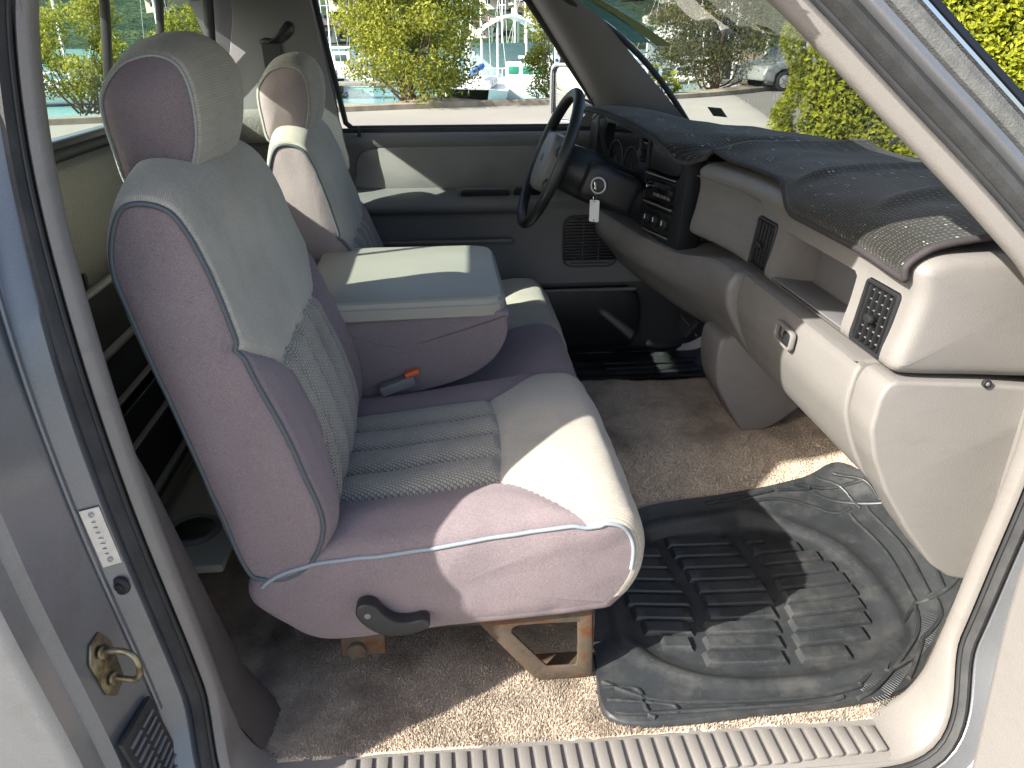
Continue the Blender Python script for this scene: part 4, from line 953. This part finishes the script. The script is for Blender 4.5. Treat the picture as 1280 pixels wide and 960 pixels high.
# fine ribbing on the border of the mat
V = []; F = []
for i in range(70):
    x = .655+.0042*i; t0 = .052+ (x-.655)*.80; 
    if x > .86: break
    a, b = np.array((x, t0-.012)), np.array((x+.022, t0-.045)); k = len(V)
    for p in (a, b):
        for (ox, oz) in ((-.0008, .0145), (0, .0162), (.0008, .0145)): V.append((p[0]+ox, p[1], fz(*p)+oz))
    F += [(k, k+1, k+4, k+3), (k+1, k+2, k+5, k+4)]
mk('fine_ribbing', V, F, M_mat, fm)['kind'] = 'stuff'
rebase(fm, (.545, .298, 0))
dm = surf('floor_mat', 40, 30, lambda u, v: (.40+.52*u, 1.10+.43*v, fz(.40+.52*u, 1.10+.43*v)+.010+.004*math.sin(v*40)*(.1 < v < .9)), M_mat, None)
tag(dm, 'dark ribbed floor mat in the driver footwell behind the carpeted hump', 'floor mat'); rebase(dm, (.6, 1.3, 0))
for i in range(8): box('rib', (.05, -.15+.04*i, .014), (.30, .016, .008), M_mat, dm, bev=.003)
# ---- dash cover
def dashmat():
    k = N('dash_carpet')
    uv = k.n.new('ShaderNodeTexCoord').outputs['UV']
    vo = k.n.new('ShaderNodeTexVoronoi'); k.put(vo.inputs['Vector'], uv); vo.inputs['Scale'].default_value = 105; vo.inputs['Randomness'].default_value = .25
    dots = k.ramp(vo.outputs['Distance'], [(.20, 1.0), (.32, 0.0)])
    v2 = k.n.new('ShaderNodeTexVoronoi'); k.put(v2.inputs['Vector'], uv); v2.inputs['Scale'].default_value = 30; v2.inputs['Randomness'].default_value = .9
    fl_ = k.ramp(v2.outputs['Distance'], [(.16, 1.0), (.3, 0.12)])
    dust = k.ramp(k.noise(5, 5, .6), [(.5, .0), (.78, .30)])
    c = k.mix(k.math('MULTIPLY', dots, fl_), (.0165, .0168, .0145), (.34, .345, .31))
    c = k.mix(k.math('MULTIPLY', dust, k.ramp(k.noise(420, 2), [(.4, .2), (.65, 1.0)])), c, (.20, .20, .185))
    k.set(col=c, rough=.95, spec=.1, sheen=.15); k.bump(k.math('ADD', k.noise(500, 2), dots), .5, .0012); return k.m
M_dmat = dashmat()
def dtop(y):                    # the front edge lies further back between the glove box and the surround
    back = float(sst(.50, .66, y)*sst(1.01, .955, y)); return back
def dmf(u, v):
    y = .128+1.365*u; b = dtop(y); ez = ddz(y); ex_ = ddx(y)
    P = [(.632+.030*b, .690+.040*b), (.630+.036*b, .708+.026*b), (.646+.028*b, .724+.012*b), (.676+.01*b, .738), (.74, .748), (.84, .750), (float(wb(y)[0])-.03+.0, .748)]
    hood = float(sst(.96, 1.04, y))
    if hood > 0:
        ed = bp((y-1.0)/.971, .0)[0]                      # surround plane
        zt = np.interp((y-1.0)/.971, [0, .02, .10, .26, .42, .54], [.722, .737, .758, .781, .791, .789])
        H = [(ed-.004, zt-.002), (ed+.002, zt+.006), (ed+.02, zt+.009), (ed+.06, zt+.010), (ed+.15, zt+.004), (ed+.24, .765), (float(wb(y)[0])-.03, .752)]
        P = [(a[0]*(1-hood)+b_[0]*hood, a[1]*(1-hood)+b_[1]*hood) for a, b_ in zip(P, H)]
        ez = 0; ex_ = ex_*(1-hood)
    q = cr([(a+ex_*float(sst(1.0, .75, a)), z) for a, z in P], 40)[min(39, int(round(v*39)))]
    wv = .007*max(0, noise.noise((q[0]*7, y*4.0, 1.0)))*math.sin(math.pi*min(1, v*1.2))+.005*noise.noise((q[0]*14, y*11, 4.0))*v
    rid = .010*math.exp(-((y-.62-.25*(q[0]-.8))/.02)**2)*float(sst(.35, .6, v))+.010*math.exp(-((y-.40-.5*(q[0]-.85))/.022)**2)*float(sst(.45, .7, v))
    near = .008*float(sst(.10, .0, u))
    return (q[0], y, q[1]+.006+wv+rid+(ez*(1-hood) if hood > 0 else ez)-near)
NU = 150
V = [dmf(i/(NU-1), j/39) for j in range(40) for i in range(NU)]
dmt = mk('dash_cover', V, gridf(NU, 40), M_dmat, None, uv=[(1.4*i/(NU-1), .42*j/39) for j in range(40) for i in range(NU)])
tag(dmt, 'dark speckled carpet cover draped over the dashboard top', 'dash cover')
G = lambda i, j: np.array(V[j*NU+i])
bd = [G(i, 0) for i in range(0, NU, 2)]
tube('edge_binding', [G(0, j) for j in range(39, 0, -1)]+bd, .0055, M_pipedk if False else plain('binding_tape', (.035, .03, .032), .8, .2, 60, .4, 600, .001), dmt, seg=8)
rebase(dmt, (.8, .8, .74))
# papers behind the windscreen and the small sticker
def wsheet(name, u0, u1, v0, v1, mat, off, slant=0):
    return surf(name, 8, 8, lambda a, b: tuple(np.array(wsp(u0+(u1-u0)*a+slant*b, v0+(v1-v0)*b))+np.array((-off, 0, -off))), mat, None)
def paper(name, col, ink, sc_):
    k = N(name); uv = k.n.new('ShaderNodeTexCoord').outputs['UV']
    br = k.n.new('ShaderNodeTexBrick'); k.put(br.inputs[0], uv); br.inputs['Scale'].default_value = sc_; br.inputs['Mortar Size'].default_value = .03; br.inputs['Row Height'].default_value = .35; br.inputs['Brick Width'].default_value = .9
    br.inputs['Color1'].default_value = (*ink, 1); br.inputs['Color2'].default_value = (*col, 1); br.inputs['Mortar'].default_value = (*col, 1)
    k.set(col=k.mix(k.ramp(k.noise(60, 3), [(.45, 0.0), (.6, 1.0)]), col, br.outputs[0]), rough=.7); 
    tr = k.n.new('ShaderNodeBsdfTranslucent'); tr.inputs[0].default_value = (*col, 1); mx = k.n.new('ShaderNodeMixShader'); mx.inputs[0].default_value = .35
    k.t.links.new(k.b.outputs[0], mx.inputs[1]); k.t.links.new(tr.outputs[0], mx.inputs[2]); k.t.links.new(mx.outputs[0], k.out.inputs[0]); return k.m
p1 = wsheet('notice_sheet', .918, .968, .58, .93, paper('teal_paper', (.10, .26, .22), (.25, .42, .36), 14), .012, -.012)
tag(p1, 'teal printed sheet stuck inside the top corner of the windscreen', 'notice')
p2 = wsheet('notice_sheet', .872, .914, .56, .93, paper('olive_paper', (.20, .22, .08), (.30, .32, .16), 10), .012, .012)
tag(p2, 'olive green sheet hanging beside the teal notice on the windscreen', 'notice')
p3 = wsheet('windscreen_sticker', .905, .935, .10, .155, paper('dark_label', (.05, .06, .05), (.16, .18, .15), 6), .004, .0)
tag(p3, 'small dark printed sticker low on the windscreen above the dash cover', 'sticker')

# ------------------------------------------------------------------ outside: road, kerb, bank, water, hills
KB = [(-60, 4.0), (-20, 11.0), (-9.5, 15.8), (-5.755, 17.36), (-2.2, 18.9), (1.0, 20.1), (4.1, 20.8), (8.3, 23.0), (11.7, 26.3), (15, 31), (20, 42), (30, 80)]
KBe = even(KB, 160)
def asph():
    k = N('pale_asphalt'); c = k.ramp(k.noise(.35, 5), [(.3, (.24, .23, .205)), (.7, (.30, .285, .25))])
    c = k.mix(k.ramp(k.noise(60, 3), [(.4, 0.0), (.7, .4)]), c, (.11, .105, .10)); k.set(col=c, rough=.9); k.bump(k.noise(90, 3), .4, .01); return k.m
V = []
for p in KBe: V += [(p[0], p[1], -.75), (p[0]+6, p[1]-400 if True else 0, -.75)]
V += [(-900, -400, -.752), (900, -400, -.752)]
road = mk('road', [(p[0], p[1], -.75) for p in KBe]+[(30, -600, -.75), (-60, -600, -.75)], [tuple(range(162))], asph(), smooth=False); tag(road, kind='structure')
gr_ = plain('dry_ground', (.16, .15, .11), .95, .3, 2); gnd = mk('ground', [(-2500, -2500, -.80), (2500, -2500, -.80), (2500, 4, -.80), (-2500, 4, -.80)], [(0, 1, 2, 3)], gr_, smooth=False); tag(gnd, kind='structure')
V = []; nn_ = len(KBe)
for i, p in enumerate(KBe):
    t = KBe[min(i+1, nn_-1)]-KBe[max(i-1, 0)]; t /= np.linalg.norm(t); o = np.array((-t[1], t[0]))
    for (d, z) in ((0, -.76), (0, -.63), (.02, -.615), (.14, -.61), (.16, -.62), (.16, -.80)): V.append((p[0]+o[0]*d, p[1]+o[1]*d, z))
kerb = mk('kerb', V, gridf(6, nn_), plain('old_concrete', (.25, .22, .175), .9, .3, 3), sharp=40); tag(kerb, kind='structure')
V = []
for i, p in enumerate(KBe):
    t = KBe[min(i+1, nn_-1)]-KBe[max(i-1, 0)]; t /= np.linalg.norm(t); o = np.array((-t[1], t[0]))
    for (d, z) in ((.15, -.66), (.7, -.62), (1.5, -.72), (2.2, -1.2), (3.4, -2.6), (4.5, -3.4)): V.append((p[0]+o[0]*d, p[1]+o[1]*d, z+.12*noise.noise((p[0]*.8, d*2, 0))))
bank = mk('bank', V, gridf(6, nn_), plain('stony_bank', (.24, .20, .14), .95, .45, 1.6, .6, 14, .05)); tag(bank, kind='structure')
def water():
    k = N('harbour_water'); k.set(col=(.16, .34, .32), rough=.18, spec=.5); k.bump(k.noise(3, 4), .5, .12); return k.m
wat = mk('water', [(-2500, 4, -2.5), (2500, 4, -2.5), (2500, 2500, -2.5), (-2500, 2500, -2.5)], [(0, 1, 2, 3)], water(), smooth=False); tag(wat, kind='structure')
def hillm():
    k = N('wooded_hillside'); a = k.noise(.05, 6, .65); b = k.noise(.35, 4, .7)
    c = k.ramp(k.math('ADD', k.math('MULTIPLY', a, .5), k.math('MULTIPLY', b, .5)), [(.36, (.020, .040, .030)), (.5, (.05, .08, .05)), (.62, (.10, .13, .065)), (.72, (.16, .155, .10))])
    k.set(col=c, rough=1, spec=0); k.bump(b, 1, 3); return k.m
M_hill = hillm()
def hill(u, v):
    x = -900+1900*u; y = 170+620*v; h = (70+45*noise.noise((x*.004, 3, 0))+25*noise.noise((x*.011, 7, 1)))*float(sst(0, .9, v))
    return (x, y+30*noise.noise((x*.01, 0, 2)), -2.6+h+2.2*noise.noise((x*.06, y*.06, 5))*min(1, v*8)+1.4*noise.noise((x*.19, y*.19, 8))*min(1, v*8))
hl = surf('hills', 240, 80, hill, M_hill); tag(hl, kind='structure')
# ---- vegetation
def leafm(name, lo, hi, tr=.45):
    k = N(name); at = k.n.new('ShaderNodeAttribute'); at.attribute_name = 'tone'
    c = k.ramp(at.outputs['Fac'], [(0, lo), (1, hi)]); k.set(col=c, rough=.55, spec=.3)
    t = k.n.new('ShaderNodeBsdfTranslucent'); k.t.links.new(c, t.inputs[0]); m = k.n.new('ShaderNodeMixShader'); m.inputs[0].default_value = tr
    k.t.links.new(k.b.outputs[0], m.inputs[1]); k.t.links.new(t.outputs[0], m.inputs[2]); k.t.links.new(m.outputs[0], k.out.inputs[0]); return k.m
def leaves(name, P, size, mat, parent=None, nrm=None, tone=None):
    n = len(P); P = np.asarray(P)
    d = rng.normal(size=(n, 3)); 
    if nrm is not None: d = d*.55+np.asarray(nrm)
    d[:, 2] += .35; d /= np.linalg.norm(d, axis=1)[:, None]
    a = np.cross(d, rng.normal(size=(n, 3))); a /= np.linalg.norm(a, axis=1)[:, None]; b = np.cross(d, a)
    s = size*rng.uniform(.6, 1.3, (n, 1))
    V = np.stack([P-a*s*.5, P+b*s*.27+d*s*.08, P+a*s*.55, P-b*s*.27+d*s*.08], 1).reshape(-1, 3)
    F = np.arange(4*n).reshape(-1, 4)
    o = mk(name, V, F, mat, parent, smooth=False)
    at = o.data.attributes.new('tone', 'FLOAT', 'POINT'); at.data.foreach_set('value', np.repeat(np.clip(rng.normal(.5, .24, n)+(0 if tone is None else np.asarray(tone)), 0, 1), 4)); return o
M_bark = plain('grey_bark', (.13, .10, .075), .95, .35, 9, .6, 40, .01)
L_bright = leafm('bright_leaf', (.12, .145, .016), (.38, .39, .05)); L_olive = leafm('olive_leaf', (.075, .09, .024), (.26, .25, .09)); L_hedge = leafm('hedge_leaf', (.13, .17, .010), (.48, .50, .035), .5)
def bush(base, rx, h, nl, mat, label, size=.085, low=.28, nclu=44, seed=1, group='shrubs along the kerb', ry=None):
    random.seed(seed); bx_, by_, bz_ = base; ry = ry or rx
    root = empty('shrub', (0, 0, 0), label, 'shrub', group)
    C_ = []
    for _ in range(nclu):
        th = random.random()*6.283; ph = random.random()**.85; r_ = random.uniform(.4, 1.0)
        zz = low*h+(h*(1-low))*ph; w_ = math.sin(math.pi*min(1, .26+.66*ph))**.6
        C_.append(np.array((bx_+rx*r_*w_*math.cos(th), by_+ry*r_*w_*math.sin(th), bz_+zz)))
    V_ = []; F_ = []
    for c in C_[:15]:
        st = np.array((bx_+random.uniform(-.2, .2)*rx, by_+random.uniform(-.15, .15)*rx, bz_-.1)); mid = (st*.45+c*.55)+np.array((0, 0, -.10*h))+rng.normal(size=3)*.06*h
        P = even([st, mid, c], 9); o = tube('t', P, .018+.005*h, None, None, seg=5, rfn=lambda f: 1-.82*f)
        k = len(V_); V_ += [tuple(v.co) for v in o.data.vertices]; F_ += [tuple(i+k for i in p.vertices) for p in o.data.polygons]; bpy.data.objects.remove(o)
    mk('trunk', V_, F_, M_bark, root)
    per = nl//nclu; P = []; TN = []
    for c in C_:
        s_ = random.uniform(.11, .20)*h*.9
        q = rng.normal(size=(per, 3)); q /= np.linalg.norm(q, axis=1)[:, None]; q *= (rng.random((per, 1))**.42)
        P.append(c+q*s_*np.array((1.15, 1.15, .8))); TN.append(np.full(per, random.uniform(-.28, .28))+.25*q[:, 2])  # clump tops lighter, undersides darker: light from above put into leaf tone
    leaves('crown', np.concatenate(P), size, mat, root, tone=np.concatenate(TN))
    rebase(root, base); return root
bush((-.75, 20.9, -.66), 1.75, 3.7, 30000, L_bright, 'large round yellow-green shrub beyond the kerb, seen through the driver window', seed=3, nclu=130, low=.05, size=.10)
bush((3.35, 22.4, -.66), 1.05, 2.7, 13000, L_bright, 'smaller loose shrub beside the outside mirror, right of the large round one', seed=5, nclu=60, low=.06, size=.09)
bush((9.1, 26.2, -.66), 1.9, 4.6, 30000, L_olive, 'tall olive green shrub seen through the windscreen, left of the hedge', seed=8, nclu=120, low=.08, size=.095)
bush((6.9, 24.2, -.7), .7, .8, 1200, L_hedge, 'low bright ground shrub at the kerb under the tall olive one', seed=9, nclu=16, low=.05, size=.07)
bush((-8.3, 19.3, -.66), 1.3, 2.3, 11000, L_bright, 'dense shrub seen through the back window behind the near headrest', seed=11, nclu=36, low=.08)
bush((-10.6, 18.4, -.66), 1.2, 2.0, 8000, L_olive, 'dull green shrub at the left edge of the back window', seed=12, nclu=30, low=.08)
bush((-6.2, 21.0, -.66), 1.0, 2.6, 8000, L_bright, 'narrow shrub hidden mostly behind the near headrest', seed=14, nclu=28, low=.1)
# hedge
hp = np.array((5.66, 11.6)); hq = np.array((13.5, 7.6)); hd = hq-hp; hL = np.linalg.norm(hd); hd /= hL; hn = np.array((hd[1], -hd[0])); hn = hn if hn@(np.array((0, -.85))-hp) > 0 else -hn
hedge = empty('hedge', (0, 0, 0), 'tall clipped yellow-green hedge beyond the bonnet', 'hedge')
core = mk('shaded_core', [tuple((*(hp+hd*s-hn*o), z)) for s in (.15, hL) for (o, z) in ((.35, -.8), (.35, 2.3), (1.3, 2.3), (1.3, -.8))], [(0, 1, 2, 3), (4, 5, 6, 7), (0, 1, 5, 4), (1, 2, 6, 5), (2, 3, 7, 6)], plain('hedge_shade', (.018, .028, .008), 1, .4, 8), hedge, smooth=False)  # solid box coloured dark to stand for the shade inside the hedge
n = 42000; s_ = rng.random(n)*hL; z_ = -.78+3.3*rng.random(n); dep = rng.random(n)**1.5*.42
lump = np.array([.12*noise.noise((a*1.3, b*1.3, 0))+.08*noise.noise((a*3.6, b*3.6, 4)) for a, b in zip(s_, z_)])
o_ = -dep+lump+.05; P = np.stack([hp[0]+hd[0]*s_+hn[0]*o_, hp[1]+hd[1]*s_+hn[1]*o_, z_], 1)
leaves('foliage', P, .085, L_hedge, hedge, nrm=np.tile((hn[0], hn[1], .3), (n, 1)), tone=2.2*lump)  # hollows toned darker, bulges lighter: shading for depth put into leaf colour
n = 5000; o_ = -rng.random(n)*1.4; z_ = -.78+3.1*rng.random(n); s_ = -rng.random(n)*.35+.12*np.sin(z_*5)
leaves('foliage', np.stack([hp[0]+hd[0]*s_+hn[0]*o_, hp[1]+hd[1]*s_+hn[1]*o_, z_], 1), .085, L_hedge, hedge, nrm=np.tile((-hd[0], -hd[1], .3), (n, 1)))
rebase(hedge, (float(hp[0]), float(hp[1]), -.75))
# ---- boats
M_gel = plain('white_gelcoat', (.72, .73, .72), .3, .05); M_blue = plain('blue_canvas', (.03, .12, .42), .8, .1); M_mast = plain('mast_alloy', (.70, .71, .70), .4, .05); M_win = plain('boat_window', (.03, .06, .06), .15, .1); M_bot = plain('dark_bootstripe', (.03, .05, .10), .4)
def yacht(x, y, L, mh, label, ang=0, cover=True, cab=True):
    b = empty('yacht', (0, 0, 0), label, 'boat', 'yachts moored in the harbour'); S = []
    for i in range(14):
        f = i/13; w_ = .16*L*math.sin(math.pi*(.12+.88*f)**.8)**.7 if f < 1 else .01; w_ = max(w_, .02); sh_ = .09*L*(1+.35*(2*f-1)**2)
        for (a, z) in ((-1, sh_), (-.86, .25*sh_), (-.4, -.25), (.4, -.25), (.86, .25*sh_), (1, sh_)): S.append(((f-.5)*L*(1 if z < 0 else 1.04), a*w_, z))
    h_ = mk('hull', S, gridf(6, 14)+[tuple(j*6 for j in range(14))+tuple(j*6+5 for j in range(13, -1, -1))], M_gel, b, sharp=50)
    tube('boot_stripe', [np.array((p[0], p[1]*1.01, .06)) for p in [S[j*6+1] for j in range(14)]], .05, M_bot, b, seg=5)
    if cab:
        box('cabin', (.02*L, 0, .105*L+.18), (.40*L, .15*L, .42), M_gel, b, bev=.10, segs=3)
        for i in range(3): box('window', (-.10*L+.11*L*i, 0, .105*L+.22), (.06*L, .155*L, .13), M_win, b, bev=.02)
    m_ = tube('mast', [(.06*L, 0, .09*L), (.06*L, 0, mh)], .065, M_mast, b, seg=7); 
    for zf in (.45, .72): tube('spreader', [(.06*L, -.6, mh*zf), (.06*L, .6, mh*zf)], .025, M_mast, b, seg=5)
    for (ex_, ey_) in ((.5*L, 0), (-.48*L, 0), (.05*L, .14*L), (.05*L, -.14*L)): tube('stay', [(.06*L, 0, mh*.98), (ex_, ey_, .1*L)], .012, M_mast, b, seg=4)
    tube('sail_cover' if cover else 'boom', [(.05*L, 0, .2*L), (-.15*L, 0, .19*L), (-.36*L, 0, .185*L)], .16 if cover else .06, M_blue if cover else M_mast, b, seg=8, rfn=lambda f: 1-.45*f)
    b.location = (x, y, -2.5); b.rotation_euler = (0, 0, ang); return b
def atpx(px, y):
    dx = (px-640)/962; return x_at(dx, y)
def x_at(dx, y):
    c5, s5 = math.cos(R(5)), math.sin(R(5)); cp_ = math.cos(R(24.6)); k = (y+.85)/(c5*cp_*1.09-s5*dx); return k*(s5*cp_*1.09+c5*dx)
ys_ = [(35, 46, 9, 12, 'white yacht with a tall mast at the left of the back window'), (118, 44, 8, 9.5, 'small white yacht behind the shrub in the back window'), (232, 48, 10, 13, 'white yacht behind the near headrest'), (425, 52, 8.5, 11, 'white yacht at the left edge of the driver window'), (458, 60, 10, 14, 'tall-masted yacht just left of the large round shrub'),
       (470, 74, 9, 12, 'farther yacht with twin thin masts left of the large round shrub'), (604, 41, 9.5, 13.5, 'yacht with a blue sail cover right of the large round shrub'), (622, 66, 9, 12, 'yacht second to the right of the large round shrub'), (640, 72, 10, 14, 'yacht in the middle of the masts above the canopy'), (657, 62, 9, 12.5, 'yacht above the smaller shrub'), (672, 70, 9, 13, 'yacht with its mast beside the windscreen pillar'), (690, 58, 8, 11, 'yacht hidden partly by the smaller shrub'),
       (815, 60, 9, 12, 'yacht below the olive sheet in the windscreen'), (832, 66, 10, 14, 'yacht behind the white canopy in the windscreen'), (850, 52, 9, 12.5, 'yacht right of the canopy in the windscreen'), (868, 70, 9, 13, 'yacht with three spreaders near the olive shrub'), (880, 58, 9, 12, 'yacht just left of the tall olive shrub'), (893, 64, 9, 13, 'yacht behind the tall olive shrub')]
for i, (px, y_, L, mh, lb) in enumerate(ys_): yacht(atpx(px, y_), y_, L, mh, lb, R([80, 20, 60, 100, 35, 75][i % 6]), cover=i in (6, 8, 11, 14, 2))
def launch(x, y, L, label, ang, green=True):
    b = empty('motor_launch', (0, 0, 0), label, 'boat', 'motor launches at the jetty'); S = []
    for i in range(12):
        f = i/11; w_ = .15*L*min(1, (1-f)*2.2+.03)**.6; z1 = .13*L*(1+.4*f)
        for (a, z) in ((-1, z1), (-.9, .1), (-.5, -.3), (.5, -.3), (.9, .1), (1, z1)): S.append(((f-.5)*L, a*w_, z))
    mk('hull', S, gridf(6, 12)+[tuple(j*6 for j in range(12))+tuple(j*6+5 for j in range(11, -1, -1))], M_gel, b, sharp=50); tube('rubbing_strake', [np.array((S[j*6][0], S[j*6][1]*1.01, S[j*6][2]-.1)) for j in range(12)], .06, M_bot, b, seg=6)
    box('cabin', (-.08*L, 0, .13*L+.55), (.5*L, .24*L, 1.1), M_gel, b, bev=.08); box('flybridge', (-.14*L, 0, .13*L+1.35), (.40*L, .25*L, .12), M_gel, b, bev=.04)
    for i in range(4): box('window', (-.26*L+.12*L*i, 0, .13*L+.70), (.09*L, .247*L, .42), plain('green_window', (.03, .20, .13), .15) if green and i == 0 else MATS['green_window'] if green else M_win, b, bev=.03)
    for i in range(5): tube('rail_post', [(.0+.1*L*i, -.12*L, .15*L), (.0+.1*L*i, -.12*L, .15*L+.6)], .02, M_mast, b, seg=5)
    tube('rail', [(.0, -.12*L, .15*L+.6), (.4*L, -.12*L, .15*L+.6)], .025, M_mast, b, seg=5); b.location = (x, y, -2.5); b.rotation_euler = (0, 0, ang)
launch(atpx(655, 46), 46, 6.5, 'white motor launch with green windows behind the kerb, right of the large round shrub', R(175))
launch(atpx(835, 44), 44, 6.5, 'white motor launch seen through the windscreen under the canopy', R(160), False)
launch(atpx(412, 58), 58, 9, 'white motor launch low in the left corner of the driver window', R(170), False)
launch(atpx(800, 40), 41, 7, 'white motor launch behind the windscreen pillar', R(20), False)
def canopy(x, y, z, w_, h_, label):
    c = empty('boat_shed', (0, 0, 0), label, 'shed'); P = []
    for i in range(25):
        f = i/24*2-1; P += [(f*w_/2, -3, h_*(1-abs(f)**1.6)), (f*w_/2, 3, h_*(1-abs(f)**1.6))]
    mk('roof', [(a, b, d+2.6) for a, b, d in P]+[(a, b, d+2.45) for a, b, d in P], gridf(2, 25)+gridf(2, 25, off=50)+[tuple(range(0, 50, 2))+tuple(range(98, 49, -2))], M_gel, c, sharp=40)
    for sx in (-.48, -.16, .16, .48):
        for sy in (-2.8, 2.8): tube('post', [(sx*w_, sy, 0), (sx*w_, sy, 2.7+h_*(1-abs(2*sx)**1.6))], .08, M_mast, c, seg=6)
    box('back_wall', (0, 2.7, 1.3), (w_*.94, .1, 2.4), plain('pale_blue_cladding', (.30, .38, .42), .7), c); c.location = (x, y, z); return c
canopy(atpx(636, 54), 54, -2.2, 5.6, 1.6, 'white curved canopy roof among the masts, seen through the driver window')
canopy(atpx(858, 50), 50, -2.0, 6.0, 1.6, 'white peaked canopy roof among the masts, seen through the windscreen')
jet = boxes('jetty', [((0, 0, 0), (50, 1.6, .18))]+[((-24+4*i, .6, -.6), (.25, .25, 2.6)) for i in range(13)], plain('jetty_timber', (.22, .20, .17), .9, .3), bev=.02); jet.location = (2, 47, -1.7); tag(jet, 'long timber jetty between the moored boats', 'jetty')
def lamp(px, y, h, label):
    c = empty('street_lamp', (0, 0, 0), label, 'street lamp', 'street lamps across the water')
    tube('post', even([(0, 0, 0), (0, 0, h*.8), (-.15, 0, h*.95), (-.7, 0, h), (-1.3, 0, h+.02)], 30), .09, M_mast, c, seg=7, rfn=lambda f: 1-.5*f); box('lamp_head', (-1.6, 0, h), (.8, .3, .14), M_gel, c, bev=.05); c.location = (atpx(px, y), y, -2.4)
lamp(434, 80, 6.6, 'street lamp with a curved arm left of the large round shrub'); lamp(412, 84, 9.0, 'taller street lamp cut by the driver window edge')
# houses on the far shore
M_roof = plain('roof_iron', (.16, .12, .11), .7); M_wall = plain('pale_wall', (.55, .54, .50), .9, .1)
hs = random.Random(4)
for i in range(22):
    px = [70, 90, 30, 250, 405, 415, 428, 440, 452, 466, 610, 620, 640, 655, 670, 800, 815, 840, 860, 875, 885, 110][i]; y_ = hs.uniform(190, 330); x_ = atpx(px, y_)
    u_, v_ = (x_+900)/1900, (y_-170)/620; zb = hill(min(max(u_, 0), 1), max(v_, 0))[2]; w_ = hs.uniform(6, 10)
    h_ = empty('house', (0, 0, 0), 'small pale house on the wooded far shore seen through the '+('back window' if px < 300 else 'driver window' if px < 700 else 'windscreen'), 'house', 'houses on the far shore')
    box('wall', (0, 0, 1.5), (w_, 6, 5), M_wall, h_, bev=0); prism('roof', [(-w_*.55, 0), (w_*.55, 0), (0, 2.2)], 6.6, M_roof, h_, fr=((0, -3.3, 4.0), (1, 0, 0), (0, 0, 1)), bev=0)
    for k in (-1, 1): box('window', (k*w_*.24, -3.02, 2.1), (1.4, .1, 1.2), M_win, h_, bev=0)
    h_.location = (x_, y_, zb)
# parked car half hidden by the hedge
car = empty('parked_car', (0, 0, 0), 'pale grey parked car, half hidden behind the hedge', 'car')
M_car = plain('silver_car_paint', (.42, .45, .45), .3, .05, metal=.3, coat=.5)
prof = [(0, .35), (.02, .55), (.12, .75), (.45, .86), (.95, .95), (1.55, 1.42), (2.6, 1.46), (3.4, 1.05), (4.1, .95), (4.2, .6), (4.18, .32), (3.75, .28), (3.72, .52), (3.5, .66), (3.25, .66), (3.02, .52), (2.98, .26), (1.18, .26), (1.14, .52), (.93, .66), (.68, .66), (.46, .52), (.43, .28)]
prism('body', prof, -1.6, M_car, car, fr=((0, 0, 0), (1, 0, 0), (0, 0, 1)), bev=.05, segs=3)
for sy in (-.005, 1.6):
    prism('window', [(1.2, .98), (1.62, 1.34), (2.5, 1.37), (3.1, 1.03)], -.01, M_win, car, fr=((0, sy, 0), (1, 0, 0), (0, 0, 1)), bev=0)
for wx in (.81, 3.37):
    for sy in (.10, 1.5):
        wl_ = disc('wheel', (wx, sy, .30), (0, 1, 0), .30, .2, M_rub, car, bev=.03); disc('hub_cap', (wx, sy-.1 if sy < 1 else sy+.1, .30), (0, 1, 0), .19, .02, M_alu, wl_, bev=.005)
        for q in range(5): box('hub_spoke', (wx+.1*math.cos(q*1.257), (sy-.112 if sy < 1 else sy+.112), .30+.1*math.sin(q*1.257)), (.16, .01, .03), M_gry, wl_, rot=Matrix.Rotation(-q*1.257, 3, 'Y'), bev=.004)
box('headlamp', (.20, .12, .68), (.22, .3, .10), M_gl_side if False else M_alu, car, bev=.03); box('bumper', (.06, .8, .42), (.18, 1.62, .18), M_car, car, bev=.05)
car.location = (10.2, 24.5, -.75); car.rotation_euler = (0, 0, R(14))
for i in range(60):
    pass
rebase(TRUCK, (0, 0, -.75))
